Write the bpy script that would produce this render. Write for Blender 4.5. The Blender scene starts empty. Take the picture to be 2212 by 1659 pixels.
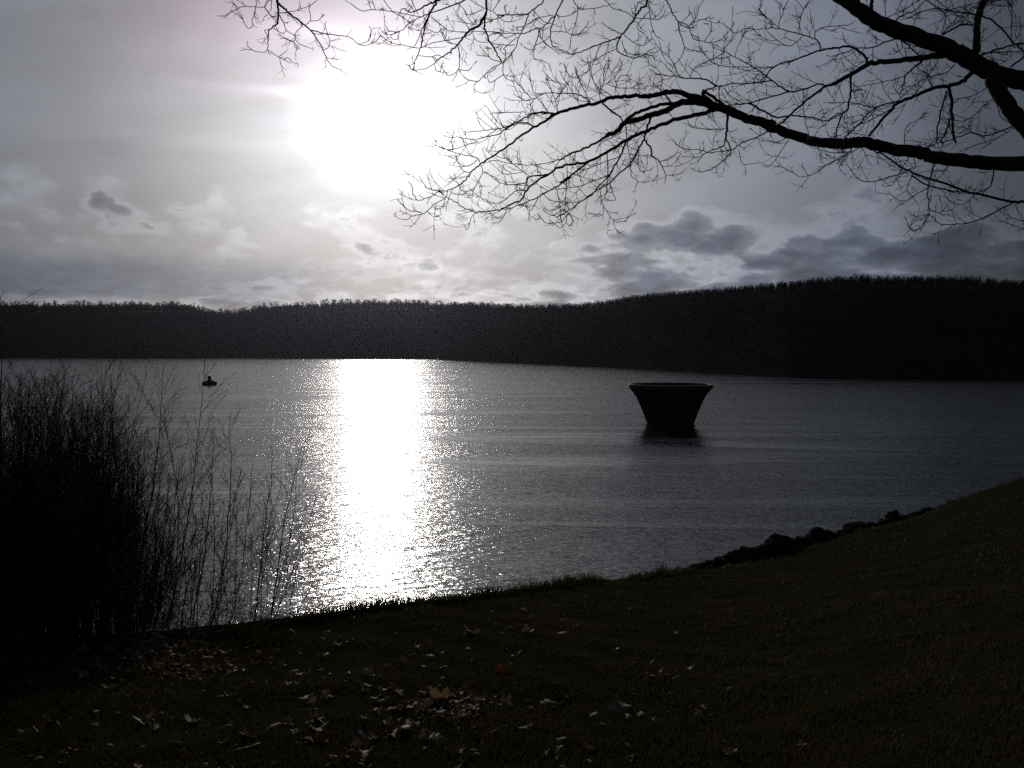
import bpy, math, random
import numpy as np
from mathutils import Vector

random.seed(7); rng = np.random.default_rng(7)
SC = bpy.context.scene
COL = SC.collection
# picture measures: the photograph seen 2212 px wide, eye 10 m above the lake, horizon on row 748
F, CX, HY, EYE = 1916.0, 1106.0, 748.0, 10.0
R = math.radians

# ------------------------------------------------------------------ camera
cam = bpy.data.cameras.new('camera'); co = bpy.data.objects.new('camera', cam); COL.objects.link(co)
co.location = (0, 0, EYE); co.rotation_euler = (R(90), 0, 0)
cam.sensor_width = 36; cam.lens = F / 2212 * 36; cam.shift_y = (HY - 829.5) / 2212
cam.clip_start = 0.05; cam.clip_end = 8000
SC.camera = co

# ------------------------------------------------------------------ sun
SUN_AZ = math.atan2(816 - CX, F)                     # clockwise from +Y
SUN_EL = math.atan((HY - 258) / F * math.cos(SUN_AZ))
sdir = Vector((math.sin(SUN_AZ) * math.cos(SUN_EL), math.cos(SUN_AZ) * math.cos(SUN_EL), math.sin(SUN_EL)))
sl = bpy.data.lights.new('sun', 'SUN'); sl.energy = 2.6; sl.angle = R(0.5); sl.color = (1.0, 0.95, 0.88)
so = bpy.data.objects.new('sun', sl); COL.objects.link(so)
so.rotation_euler = (-sdir).to_track_quat('-Z', 'Y').to_euler()

# ------------------------------------------------------------------ exposure
vs = SC.view_settings
vs.view_transform = 'Standard'; vs.look = 'None'; vs.gamma = 1; vs.use_curve_mapping = False
vs.exposure = -0.28
SC.cycles.max_bounces = 6; SC.cycles.volume_bounces = 0
SC.cycles.use_denoising = False
SC.cycles.sample_clamp_indirect = 4.0; SC.cycles.sample_clamp_direct = 45.0

# ------------------------------------------------------------------ world
def G(nt):
    """tiny helper to write node maths"""
    class H:
        def m(s, op, a, b=None, c=None, clamp=False):
            n = nt.nodes.new('ShaderNodeMath'); n.operation = op; n.use_clamp = clamp
            for i, v in enumerate((a, b, c)):
                if v is None: continue
                if isinstance(v, (int, float)): n.inputs[i].default_value = v
                else: nt.links.new(v, n.inputs[i])
            return n.outputs[0]
        def ramp(s, fac, stops, interp='EASE'):
            n = nt.nodes.new('ShaderNodeValToRGB'); cr = n.color_ramp; cr.interpolation = interp
            while len(cr.elements) < len(stops): cr.elements.new(0.5)
            for e, (p, c) in zip(cr.elements, stops):
                e.position = p; e.color = (*c, 1) if not isinstance(c, (int, float)) else (c, c, c, 1)
            nt.links.new(fac, n.inputs[0]); return n.outputs[0]
        def noise(s, vec, scale, detail=4, rough=0.5, dist=0.0):
            n = nt.nodes.new('ShaderNodeTexNoise'); n.inputs['Scale'].default_value = scale
            n.inputs['Detail'].default_value = detail; n.inputs['Roughness'].default_value = rough
            n.inputs['Distortion'].default_value = dist; nt.links.new(vec, n.inputs['Vector'])
            return n.outputs['Fac']
        def xyz(s, x, y, z=0.0):
            n = nt.nodes.new('ShaderNodeCombineXYZ')
            for i, v in enumerate((x, y, z)):
                if isinstance(v, (int, float)): n.inputs[i].default_value = v
                else: nt.links.new(v, n.inputs[i])
            return n.outputs[0]
        def mix(s, fac, a, b, kind='MIX'):
            n = nt.nodes.new('ShaderNodeMix'); n.data_type = 'RGBA'; n.blend_type = kind
            for sock, v in ((n.inputs[0], fac), (n.inputs[6], a), (n.inputs[7], b)):
                if isinstance(v, (int, float)): sock.default_value = v
                elif isinstance(v, tuple): sock.default_value = (*v, 1)
                else: nt.links.new(v, sock)
            return n.outputs[2]
        def scale(s, col, f):
            n = nt.nodes.new('ShaderNodeVectorMath'); n.operation = 'SCALE'
            nt.links.new(col, n.inputs[0])
            if isinstance(f, (int, float)): n.inputs['Scale'].default_value = f
            else: nt.links.new(f, n.inputs['Scale'])
            return n.outputs[0]
        def add(s, a, b):
            n = nt.nodes.new('ShaderNodeVectorMath'); n.operation = 'ADD'
            nt.links.new(a, n.inputs[0]); nt.links.new(b, n.inputs[1]); return n.outputs[0]
    return H()

w = bpy.data.worlds.new("World"); SC.world = w; w.use_nodes = True
nt = w.node_tree; nt.nodes.clear(); g = G(nt)
out = nt.nodes.new('ShaderNodeOutputWorld'); bg = nt.nodes.new('ShaderNodeBackground')
nt.links.new(bg.outputs[0], out.inputs[0]); bg.inputs[1].default_value = 0.1
sky = nt.nodes.new('ShaderNodeTexSky'); sky.sky_type = 'NISHITA'; sky.sun_disc = False
sky.sun_elevation = SUN_EL; sky.sun_rotation = SUN_AZ; sky.dust_density = 2.0
tc = nt.nodes.new('ShaderNodeTexCoord')
nrm = nt.nodes.new('ShaderNodeVectorMath'); nrm.operation = 'NORMALIZE'; nt.links.new(tc.outputs['Generated'], nrm.inputs[0])
dirv = nrm.outputs[0]
sp = nt.nodes.new('ShaderNodeSeparateXYZ'); nt.links.new(dirv, sp.inputs[0])
az = g.m('ARCTAN2', sp.outputs[0], sp.outputs[1])
el = g.m('ARCSINE', sp.outputs[2])
dt = nt.nodes.new('ShaderNodeVectorMath'); dt.operation = 'DOT_PRODUCT'; nt.links.new(dirv, dt.inputs[0]); dt.inputs[1].default_value = sdir
th = g.m('ARCCOSINE', g.m('MINIMUM', dt.outputs['Value'], 0.99999))      # angle from the sun
deg = lambda d: R(d)
# cloud veil lit from behind: brightness by angle from the sun, thin streaks change the angle a little
streak = g.noise(g.xyz(g.m('MULTIPLY', g.m('ADD', az, g.m('MULTIPLY', el, 0.35)), 2.2), g.m('MULTIPLY', g.m('SUBTRACT', el, g.m('MULTIPLY', az, 0.18)), 17.0), 3.1), 1.0, 5, 0.55, 0.4)
soft = g.noise(g.xyz(g.m('MULTIPLY', az, 3.0), g.m('MULTIPLY', el, 7.0), 9.0), 1.0, 3, 0.5, 0.6)
da = g.m('MULTIPLY', g.m('SUBTRACT', az, SUN_AZ + 0.018), 0.90); de = g.m('MULTIPLY', g.m('SUBTRACT', el, SUN_EL + 0.004), 1.22)
tho = g.m('SQRT', g.m('ADD', g.m('MULTIPLY', da, da), g.m('MULTIPLY', de, de)))
nearf = g.ramp(th, [(0.18, 1.0), (0.6, 0.0)])
thb = g.m('ADD', g.m('MULTIPLY', tho, nearf), g.m('MULTIPLY', th, g.m('SUBTRACT', 1.0, nearf)))
fray = g.noise(g.xyz(g.m('MULTIPLY', az, 14.0), g.m('MULTIPLY', el, 26.0), 2.2), 1.0, 6, 0.6, 0.5)
thb = g.m('MULTIPLY', thb, g.m('ADD', 0.92, g.m('MULTIPLY', fray, 0.28)))
th2 = g.m('MULTIPLY', thb, g.m('ADD', 0.62, g.m('ADD', g.m('MULTIPLY', streak, 0.42), g.m('MULTIPLY', soft, 0.34))))
veil = g.ramp(g.m('DIVIDE', th2, R(60)), [
    (0.0, (0.9, 0.9, 0.9)), (0.035, (0.36, 0.36, 0.36)), (0.065, (0.265, 0.265, 0.265)), (0.088, (0.215, 0.215, 0.215)), (0.118, (0.160, 0.160, 0.161)), (0.22, (0.085, 0.086, 0.0885)),
    (0.30, (0.064, 0.066, 0.071)), (0.42, (0.049, 0.053, 0.061)), (0.62, (0.028, 0.0325, 0.042)), (1.0, (0.006, 0.0068, 0.0088))], 'B_SPLINE')
veil = g.scale(veil, 6.0)
# rightwards the cloud sheet gets thicker
thick = g.ramp(g.m('ADD', g.m('MULTIPLY', az, 1.0), 0.5), [(0.0, 0.72), (0.30, 0.98), (0.62, 1.0), (0.85, 0.86), (1.0, 0.45)])
veil = g.mix(1.0, veil, thick, 'MULTIPLY')
tint = g.mix(g.m('MULTIPLY', g.ramp(el, [(0.22, 0.0), (0.36, 1.0)]), g.ramp(g.m('ADD', az, 0.6), [(0.10, 0.0), (0.25, 1.0), (0.45, 0.6), (0.55, 0.0)])), (1.0, 1.0, 1.0), (1.12, 0.95, 1.01))
veil = g.mix(1.0, veil, tint, 'MULTIPLY')
streakc = g.ramp(streak, [(0.30, 0.80), (0.70, 1.14)], 'LINEAR')
veil = g.mix(1.0, veil, streakc, 'MULTIPLY')
# cumulus rows low over the hills
inv = g.m('DIVIDE', 1.0, g.m('ADD', g.m('MAXIMUM', el, 0.0), 0.12))
pu = g.m('ADD', g.m('MULTIPLY', az, 8.5), g.m('MULTIPLY', inv, 0.25)); pv_ = g.m('SUBTRACT', g.m('MULTIPLY', inv, 0.95), g.m('MULTIPLY', az, 2.4))
wa = g.noise(g.xyz(g.m('MULTIPLY', pu, 1.3), g.m('MULTIPLY', pv_, 1.3), 1.7), 1.0, 4, 0.55)
cx_ = g.m('ADD', pu, g.m('MULTIPLY', wa, 0.35))
n1 = g.noise(g.xyz(cx_, pv_, 5.2), 1.0, 10, 0.58, 0.0)
def blob(a0, e0, sa, se, k):
    q1 = g.m('POWER', g.m('ABSOLUTE', g.m('DIVIDE', g.m('SUBTRACT', az, a0), sa)), 2.0); q2 = g.m('POWER', g.m('ABSOLUTE', g.m('DIVIDE', g.m('SUBTRACT', el, e0), se)), 2.0)
    return g.m('MULTIPLY', g.m('EXPONENT', g.m('MULTIPLY', g.m('ADD', q1, q2), -1.0)), k)
vo = nt.nodes.new('ShaderNodeTexVoronoi'); vo.feature = 'SMOOTH_F1'; vo.inputs['Scale'].default_value = 3.2; vo.inputs['Smoothness'].default_value = 0.35
nt.links.new(g.xyz(g.m('ADD', cx_, g.m('MULTIPLY', n1, 0.8)), g.m('ADD', g.m('MULTIPLY', pv_, 1.25), g.m('MULTIPLY', n1, 0.6)), 0.0), vo.inputs['Vector'])
n1 = g.m('ADD', n1, g.m('MULTIPLY', g.m('SUBTRACT', 0.5, vo.outputs['Distance']), 0.16))
veil = g.add(veil, g.scale(veil, g.m('ADD', blob(-.235, .272, .085, .006, .38), g.m('ADD', blob(-.21, .335, .07, .010, .22), blob(-.33, .215, .14, .010, .14)))))
dens = g.m('SUBTRACT', g.m('ADD', n1, -0.215), g.ramp(el, [(0.14, 0.0), (0.24, 0.4)]))
for q in ((.235, .120, .13, .032, .165), (.18, .07, .25, .020, .10), (.38, .095, .14, .030, .15), (.54, .085, .13, .040, .20), (.10, .125, .07, .020, .12), (.14, .075, .06, .016, .12), (0.25, .045, .45, .024, .13), (-.40, .042, .22, .010, .15),
          (-.345, .130, .10, .022, .02), (-.50, .105, .06, .018, .07), (-.08, .095, .09, .020, .10), (0.05, .05, .12, .022, .05)):
    dens = g.m('ADD', dens, blob(*q))
rim = g.ramp(dens, [(0.30, 0.0), (0.42, 1.0), (0.47, 0.45), (0.54, 0.0)])
core = g.ramp(dens, [(0.42, 0.0), (0.50, 0.62), (0.60, 1.0)])
veil = g.add(veil, g.scale(g.mix(1.0, veil, (1.0, 0.99, 0.96), 'MULTIPLY'), g.m('MULTIPLY', rim, 0.30)))
n2 = g.noise(g.xyz(g.m('MULTIPLY', cx_, 2.3), g.m('MULTIPLY', pv_, 1.5), 11.0), 1.0, 8, 0.6)
n2 = g.m('ADD', n2, g.m('MULTIPLY', g.m('SUBTRACT', 0.5, vo.outputs['Distance']), 0.10))
lowb = g.m('MULTIPLY', g.ramp(el, [(0.02, 1.0), (0.052, 0.9), (0.085, 0.45), (0.135, 0.0)]), g.ramp(g.m('ADD', az, 0.5), [(0.1, 0.55), (0.45, 1.0)]))
n2d = g.ramp(n2, [(0.40, 0.78), (0.62, 1.0)])
puff = g.ramp(g.m('ADD', n2, g.m('MULTIPLY', lowb, 0.10)), [(0.52, 0.0), (0.60, 1.0), (0.72, 0.5)])
veil = g.add(veil, g.scale(veil, g.m('MULTIPLY', g.m('MULTIPLY', puff, lowb), 0.42)))
dark = g.mix(1.0, veil, (0.26, 0.34, 0.46), 'MULTIPLY')
dark = g.mix(1.0, dark, g.mix(1.0, n2d, (1.15, 1.15, 1.15), 'MULTIPLY'), 'MULTIPLY')
veil = g.mix(g.m('MULTIPLY', core, 0.92), veil, dark)
# blue-grey bar on the left just over the hills
bar = g.m('MULTIPLY', g.ramp(g.m('DIVIDE', el, R(8)), [(0.30, 0.0), (0.40, 1.0), (0.56, 0.9), (0.74, 0.0)]),
          g.ramp(g.m('ADD', az, 0.55), [(0.1, 1.0), (0.25, 0.8), (0.42, 0.0)]))
bar = g.m('MULTIPLY', bar, g.ramp(wa, [(0.30, 0.7), (0.5, 1.0)]))
veil = g.mix(bar, veil, g.mix(1.0, veil, (0.42, 0.53, 0.68), 'MULTIPLY'))
low = g.ramp(g.m('ADD', sp.outputs[2], 0.5), [(0.47, 0.05), (0.50, 1.0)], 'LINEAR')
veil = g.mix(1.0, veil, low, 'MULTIPLY')
fin = g.mix(0.97, sky.outputs[0], g.scale(g.mix(1.0, veil, (0.975, 0.995, 1.055), 'MULTIPLY'), 10.0))
nt.links.new(fin, bg.inputs[0])

# ------------------------------------------------------------------ helpers
def tag(o, label=None, cat=None, group=None, kind=None):
    for k, v in (('label', label), ('category', cat), ('group', group), ('kind', kind)):
        if v: o[k] = v
    return o

def link(name, me, parent=None):
    o = bpy.data.objects.new(name, me); COL.objects.link(o)
    if parent: o.parent = parent
    return o

def empty(name, loc=(0, 0, 0)):
    o = bpy.data.objects.new(name, None); COL.objects.link(o); o.location = loc; return o

def mesh_np(name, V, faces, mat, smooth=False):
    """faces: int array (n,3) or (n,4), or a list of such arrays"""
    if not isinstance(faces, list): faces = [faces]
    me = bpy.data.meshes.new(name)
    V = np.asarray(V, dtype=np.float32)
    me.vertices.add(len(V)); me.vertices.foreach_set('co', V.ravel())
    nl = sum(f.size for f in faces); nf = sum(len(f) for f in faces)
    me.loops.add(nl); me.polygons.add(nf)
    me.loops.foreach_set('vertex_index', np.concatenate([f.ravel() for f in faces]).astype(np.int32))
    tot = np.concatenate([np.full(len(f), f.shape[1]) for f in faces]).astype(np.int32)
    me.polygons.foreach_set('loop_start', np.concatenate([[0], np.cumsum(tot)[:-1]]).astype(np.int32))
    if smooth: me.polygons.foreach_set('use_smooth', np.ones(nf, dtype=bool))
    me.update(calc_edges=True); me.validate()
    if mat: me.materials.append(mat)
    return me

class MB:
    """collects quads and triangles of one mesh"""
    def __init__(s): s.V = []; s.Q = []; s.T = []; s.n = 0
    def tube(s, P, Rr, sides=6, cap=True, lump=0.0):
        P = np.asarray(P, float); n = len(P); Rr = np.asarray(Rr, float)
        d = np.gradient(P, axis=0); d /= np.linalg.norm(d, axis=1)[:, None] + 1e-9
        up = np.array([0.0, 0.0, 1.0]) if abs(d[0][2]) < 0.9 else np.array([1.0, 0, 0])
        a = np.cross(d, up); a /= np.linalg.norm(a, axis=1)[:, None] + 1e-9
        b = np.cross(a, d)
        t = np.arange(sides) * 2 * math.pi / sides
        rr = Rr[:, None] * (1 + (lump * rng.standard_normal((n, sides)) if lump else 0))
        ring = P[:, None, :] + rr[..., None] * (np.cos(t)[None, :, None] * a[:, None, :] + np.sin(t)[None, :, None] * b[:, None, :])
        base = s.n; s.V.append(ring.reshape(-1, 3)); s.n += n * sides
        i = np.arange(n - 1)[:, None] * sides; j = np.arange(sides)[None, :]; k = (j + 1) % sides
        q = np.stack([i + j, i + k, i + sides + k, i + sides + j], -1).reshape(-1, 4) + base
        s.Q.append(q)
        if cap:
            for e, pt in ((0, P[0] - d[0] * Rr[0] * .5), (n - 1, P[-1] + d[-1] * Rr[-1])):
                s.V.append(pt[None, :]); c = s.n; s.n += 1
                jj = np.arange(sides) + base + e * sides; kk = (np.arange(sides) + 1) % sides + base + e * sides
                s.T.append(np.stack([jj, kk, np.full(sides, c)] if e else [kk, jj, np.full(sides, c)], -1))
    def box(s, c, size, rz=0.0, taper=1.0):
        x, y, z = np.array(size) / 2.0
        v = np.array([[sx * x * (taper if sz > 0 else 1), sy * y * (taper if sz > 0 else 1), sz * z] for sz in (-1, 1) for sx, sy in ((-1, -1), (1, -1), (1, 1), (-1, 1))])
        cs, sn = math.cos(rz), math.sin(rz)
        v[:, :2] = v[:, :2] @ np.array([[cs, sn], [-sn, cs]])
        v += np.array(c); s.V.append(v)
        q = np.array([[0, 3, 2, 1], [4, 5, 6, 7], [0, 1, 5, 4], [1, 2, 6, 5], [2, 3, 7, 6], [3, 0, 4, 7]]) + s.n
        s.Q.append(q); s.n += 8
    def lathe(s, prof, sides=64, centre=(0, 0, 0), close=False):
        n = len(prof); t = np.arange(sides) * 2 * math.pi / sides
        pr = np.array(prof, float)
        v = np.stack([pr[:, 0][:, None] * np.cos(t), pr[:, 0][:, None] * np.sin(t), np.repeat(pr[:, 1][:, None], sides, 1)], -1) + np.array(centre)
        base = s.n; s.V.append(v.reshape(-1, 3)); s.n += n * sides
        i = np.arange(n - 1)[:, None] * sides; j = np.arange(sides)[None, :]; k = (j + 1) % sides
        s.Q.append((np.stack([i + j, i + k, i + sides + k, i + sides + j], -1).reshape(-1, 4)) + base)
    def mesh(s, name, mat, smooth=False):
        fs = []
        if s.Q: fs.append(np.concatenate(s.Q))
        if s.T: fs.append(np.concatenate(s.T))
        return mesh_np(name, np.concatenate(s.V), fs, mat, smooth)

def mat_basic(name, col, rough=0.8, spec=0.3, noise=None, bump=None, trans=None):
    """noise=(scale, colour2, detail), bump=(scale, strength, distance)"""
    m = bpy.data.materials.new(name); m.use_nodes = True; n = m.node_tree; h = G(n)
    p = n.nodes['Principled BSDF']; p.inputs['Roughness'].default_value = rough; p.inputs['Specular IOR Level'].default_value = spec
    p.inputs['Base Color'].default_value = (*col, 1)
    t = n.nodes.new('ShaderNodeTexCoord')
    if noise:
        f = h.noise(t.outputs['Object'], noise[0], noise[2] if len(noise) > 2 else 5, 0.6)
        c = h.mix(h.ramp(f, [(0.35, 0.0), (0.65, 1.0)], 'LINEAR'), col, noise[1]); n.links.new(c, p.inputs['Base Color'])
    if bump:
        f = h.noise(t.outputs['Object'], bump[0], 6, 0.6)
        b = n.nodes.new('ShaderNodeBump'); b.inputs['Strength'].default_value = bump[1]; b.inputs['Distance'].default_value = bump[2]
        n.links.new(f, b.inputs['Height']); n.links.new(b.outputs[0], p.inputs['Normal'])
    if trans:
        tr = n.nodes.new('ShaderNodeBsdfTranslucent'); tr.inputs[0].default_value = (*trans[0], 1)
        mx = n.nodes.new('ShaderNodeMixShader'); mx.inputs[0].default_value = trans[1]
        n.links.new(p.outputs[0], mx.inputs[1]); n.links.new(tr.outputs[0], mx.inputs[2])
        n.links.new(mx.outputs[0], n.nodes['Material Output'].inputs[0])
    return m

M_bark = mat_basic('bark', (0.06, 0.048, 0.038), 0.9, 0.15, (9, (0.035, 0.032, 0.026)), (30, 0.6, 0.02))
M_twig = mat_basic('twig_bark', (0.055, 0.040, 0.032), 0.9, 0.1)
M_shrubbark = mat_basic('shrub_bark', (0.06, 0.035, 0.028), 0.9, 0.1)
M_wood = mat_basic('forest_bark', (0.040, 0.034, 0.030), 0.95, 0.0)
M_needle = mat_basic('conifer_needles', (0.022, 0.032, 0.020), 0.95, 0.0)
M_hill = mat_basic('forest_floor', (0.026, 0.023, 0.018), 1.0, 0.0, (0.06, (0.018, 0.017, 0.013)))
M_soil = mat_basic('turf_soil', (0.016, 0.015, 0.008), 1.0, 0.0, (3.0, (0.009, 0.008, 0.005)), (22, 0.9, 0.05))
M_rock = mat_basic('riprap_stone', (0.035, 0.033, 0.030), 1.0, 0.0, (4, (0.02, 0.019, 0.018)), (12, 0.7, 0.04))
M_conc = mat_basic('weathered_concrete', (0.045, 0.042, 0.040), 1.0, 0.0, (1.2, (0.032, 0.030, 0.029)), (6, 0.4, 0.03))
M_rim = mat_basic('rim_concrete', (0.11, 0.095, 0.07), 0.9, 0.15, (2.5, (0.06, 0.055, 0.04)), (8, 0.4, 0.02))

# ------------------------------------------------------------------ lake
def water_material():
    m = bpy.data.materials.new('lake_water'); m.use_nodes = True; n = m.node_tree; h = G(n)
    p = n.nodes['Principled BSDF']
    p.inputs['Base Color'].default_value = (0.006, 0.008, 0.010, 1); p.inputs['IOR'].default_value = 1.40
    t = n.nodes.new('ShaderNodeTexCoord'); s = n.nodes.new('ShaderNodeSeparateXYZ'); n.links.new(t.outputs['Object'], s.inputs[0])
    X, Y = s.outputs[0], s.outputs[1]
    # wind slicks: long calm and ruffled patches across the lake
    slick = h.noise(h.xyz(h.m('MULTIPLY', X, 0.010), h.m('MULTIPLY', Y, 0.075), 2.0), 1.0, 5, 0.55, 1.2)
    gust = h.noise(h.xyz(h.m('MULTIPLY', X, 0.03), h.m('MULTIPLY', Y, 0.10), 7.0), 1.0, 3, 0.5, 0.8)
    amp = h.m('ADD', 0.36, h.m('ADD', h.m('MULTIPLY', h.ramp(slick, [(0.38, 0.0), (0.50, 1.0)]), 0.42), h.m('MULTIPLY', h.ramp(gust, [(0.35, 0.0), (0.6, 1.0)]), 0.26)))
    # crossing wave trains at several sizes, crests lying mostly across the view
    w1 = h.noise(h.xyz(h.m('MULTIPLY', h.m('ADD', X, h.m('MULTIPLY', Y, 0.35)), 0.40), h.m('MULTIPLY', h.m('SUBTRACT', Y, h.m('MULTIPLY', X, 0.3)), 1.15), 0.0), 1.0, 2, 0.5, 0.3)
    w2 = h.noise(h.xyz(h.m('MULTIPLY', h.m('SUBTRACT', X, h.m('MULTIPLY', Y, 0.25)), 1.8), h.m('MULTIPLY', h.m('ADD', Y, h.m('MULTIPLY', X, 0.2)), 4.6), 5.0), 1.0, 3, 0.6, 0.4)
    w3 = h.noise(h.xyz(h.m('MULTIPLY', X, 5.0), h.m('MULTIPLY', Y, 13.0), 8.0), 1.0, 2, 0.5, 0.2)
    hgt = h.m('ADD', h.m('MULTIPLY', w1, 0.15), h.m('ADD', h.m('MULTIPLY', w2, 0.078), h.m('MULTIPLY', w3, 0.006)))
    hgt = h.m('MULTIPLY', hgt, amp)
    b = n.nodes.new('ShaderNodeBump'); b.inputs['Strength'].default_value = 1.0; b.inputs['Distance'].default_value = 1.0
    n.links.new(hgt, b.inputs['Height']); n.links.new(b.outputs[0], p.inputs['Normal'])
    p.inputs['Roughness'].default_value = 0.115
    return m
M_water = water_material()
def ring_disc(name, rads, seg, z, mat):
    V = [[0, 0, z]]; 
    for r in rads:
        for i in range(seg):
            a = 2 * math.pi * i / seg; V.append([r * math.sin(a), r * math.cos(a), z])
    T = np.array([[0, 1 + (i + 1) % seg, 1 + i] for i in range(seg)])
    Q = np.array([[1 + k * seg + i, 1 + k * seg + (i + 1) % seg, 1 + (k + 1) * seg + (i + 1) % seg, 1 + (k + 1) * seg + i] for k in range(len(rads) - 1) for i in range(seg)])
    return mesh_np(name, V, [T, Q], mat)
o = link('lake_water', ring_disc('lake_water', [30, 120, 400, 1350], 96, 0.0, M_water)); tag(o, kind='structure')

# ------------------------------------------------------------------ far hills
def interp(x, tab, k): return np.interp(x, [t[0] for t in tab], [t[k] for t in tab])
SHORE = [(-3000, 772), (915, 773.0), (960, 777), (1100, 784), (1350, 796), (1500, 805), (1700, 815.5), (1900, 819.5), (2212, 822.5), (2800, 824), (4500, 824)]
SKYL = [(-3000, 640), (0, 651), (60, 652), (400, 651), (440, 664), (500, 669), (560, 657), (700, 649), (860, 645), (960, 651), (1150, 657),
        (1250, 655), (1330, 644), (1400, 633), (1600, 618), (1750, 603), (1850, 595), (2000, 597), (2100, 600), (2212, 607), (2700, 640), (4500, 660)]
def hill_prof(ang):
    """shore distance, ridge distance (forward), ridge ground height for view angle"""
    xv = CX + F * np.tan(ang)
    sd = EYE / ((interp(xv, SHORE, 1) - HY) / F)
    rd = sd + np.where(xv < 930, 150, 165)
    th_ = np.where(xv < 930, 15.5, 7.5) 
    th_ = np.interp(xv, [880, 1300], [10.5, 4.0])
    rz = EYE + (HY - interp(xv, SKYL, 1)) / F * rd - th_
    return sd, rd, rz, th_
def hill_z(ang, y):
    sd, rd, rz, _ = hill_prof(ang)
    u = (y - sd) / (rd - sd)
    z = np.where(u < 0, u * 8, np.where(u < 1, rz * (0.06 * np.minimum(u * 30, 1) + 0.94 * np.sin(np.clip(u, 0, 1) * math.pi / 2) ** 1.05), rz - (u - 1) * 28))
    return z
NA = 340; angs = np.linspace(R(-62), R(62), NA)
us = np.array([-0.12, 0, .03, .08, .15, .25, .35, .45, .55, .65, .75, .85, .93, 1, 1.1, 1.3, 1.8, 2.6])
V = []
for u in us:
    sd, rd, rz, _ = hill_prof(angs); y = sd + u * (rd - sd)
    z = hill_z(angs, y)
    if 0.1 < u < 1.5:
        x_ = y * np.tan(angs); z = z + 1.2 * np.sin(x_ * .035 + u * 9) * np.sin(x_ * .011 + 2)* (1 if u < .9 else .5)
    V.append(np.stack([y * np.tan(angs), y, z], -1))
V = np.concatenate(V)
i = np.arange(len(us) - 1)[:, None] * NA; j = np.arange(NA - 1)[None, :]
Q = np.stack([i + j, i + j + 1, i + NA + j + 1, i + NA + j], -1).reshape(-1, 4)
o = link('hills', mesh_np('hills', V, Q, M_hill, True)); tag(o, kind='structure')

# ------------------------------------------------------------------ far trees
def bare_proto(r_, h=1.0, n=70, trunk=0.42, spread=0.30):
    """unit tall broadleaf tree in winter: trunk quads + slivers for limbs and twigs"""
    Vt, Tt = [], []
    def sliver(p, q, wd):
        d = q - p; s = np.cross(d, r_.standard_normal(3)); s /= np.linalg.norm(s) + 1e-9
        k = len(Vt); Vt.extend([p - s * wd, p + s * wd, q]); Tt.append([k, k + 1, k + 2])
        return
    for a in range(3):
        t0 = a * 2.1; s0 = np.array([math.cos(t0), math.sin(t0), 0]) * .013
        k = len(Vt); Vt.extend([-s0, s0, np.array([0, 0, .9]) + .2 * s0]); Tt.append([k, k + 1, k + 2])
    ntr = len(Tt)
    for m in range(n // 7):
        z0 = trunk + (0.92 - trunk) * r_.random() ** 1.1; a = r_.random() * 6.28
        L = spread * (1.15 - 0.75 * (z0 - trunk) / (1 - trunk)) * (0.7 + .5 * r_.random()); up = .45 + .7 * r_.random()
        p = np.array([0, 0, z0 * .9]); q = p + np.array([math.cos(a) * L, math.sin(a) * L, L * up]); sliver(p, q, .009)
        for k2 in range(7):
            f = .3 + .7 * r_.random(); pp = p + (q - p) * f; dd = r_.standard_normal(3) * .5; dd[2] = abs(dd[2]) + .35; dd /= np.linalg.norm(dd)
            qq = pp + dd * (.05 + .09 * r_.random()); sliver(pp, qq, .0055 + .005 * r_.random())
            for k3 in range(2):
                d3 = dd + r_.standard_normal(3) * .5; pm = pp + (qq - pp) * .6; sliver(pm, pm + d3 / np.linalg.norm(d3) * .06, .0055)
    return np.array(Vt), np.array(Tt), ntr
def conifer_proto(r_, n=150):
    Vt, Tt = [], []
    for a in range(3):
        t0 = a * 2.1; s0 = np.array([math.cos(t0), math.sin(t0), 0]) * .014
        k = len(Vt); Vt.extend([-s0, s0, np.array([0, 0, 1.0])]); Tt.append([k, k + 1, k + 2])
    ntr = len(Tt)
    for m in range(n):
        z0 = .12 + .88 * (m / n); a = r_.random() * 6.28; L = .20 * (1.03 - z0) ** .8 * (.65 + .5 * r_.random()) + .008
        d = np.array([math.cos(a), math.sin(a), -.25]); s_ = np.array([-math.sin(a), math.cos(a), 0]) * L * .28
        p = np.array([0, 0, z0]); k = len(Vt); Vt.extend([p, p + d * L * .6 + s_, p + d * L, p + d * L * .6 - s_]); Tt.extend([[k, k + 1, k + 2], [k, k + 2, k + 3]])
    return np.array(Vt), np.array(Tt), ntr
fr = np.random.default_rng(11)
PB = [bare_proto(fr) for _ in range(7)]; PF = [bare_proto(fr, n=112, trunk=.14, spread=.24) for _ in range(6)]; PC = [conifer_proto(fr) for _ in range(4)]
def scatter(protos, pos, hs, name, mat, wscale=1.0):
    VV, TT, n = [], [], 0
    pick = fr.integers(0, len(protos), len(pos)); rot = fr.random(len(pos)) * 6.28
    for k, (Vp, Tp, _) in enumerate(protos):
        idx = np.where(pick == k)[0]
        if not len(idx): continue
        c, s = np.cos(rot[idx]), np.sin(rot[idx]); h_ = hs[idx]
        x = (Vp[:, 0][None] * c[:, None] - Vp[:, 1][None] * s[:, None]) * h_[:, None] * wscale + pos[idx, 0][:, None]
        y = (Vp[:, 0][None] * s[:, None] + Vp[:, 1][None] * c[:, None]) * h_[:, None] * wscale + pos[idx, 1][:, None]
        z = Vp[:, 2][None] * h_[:, None] + pos[idx, 2][:, None] - .3
        VV.append(np.stack([x, y, z], -1).reshape(-1, 3))
        TT.append((Tp[None] + (np.arange(len(idx)) * len(Vp))[:, None, None]).reshape(-1, 3) + n); n += len(Vp) * len(idx)
    return link(name, mesh_np(name, np.concatenate(VV), np.concatenate(TT), mat))
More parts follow.
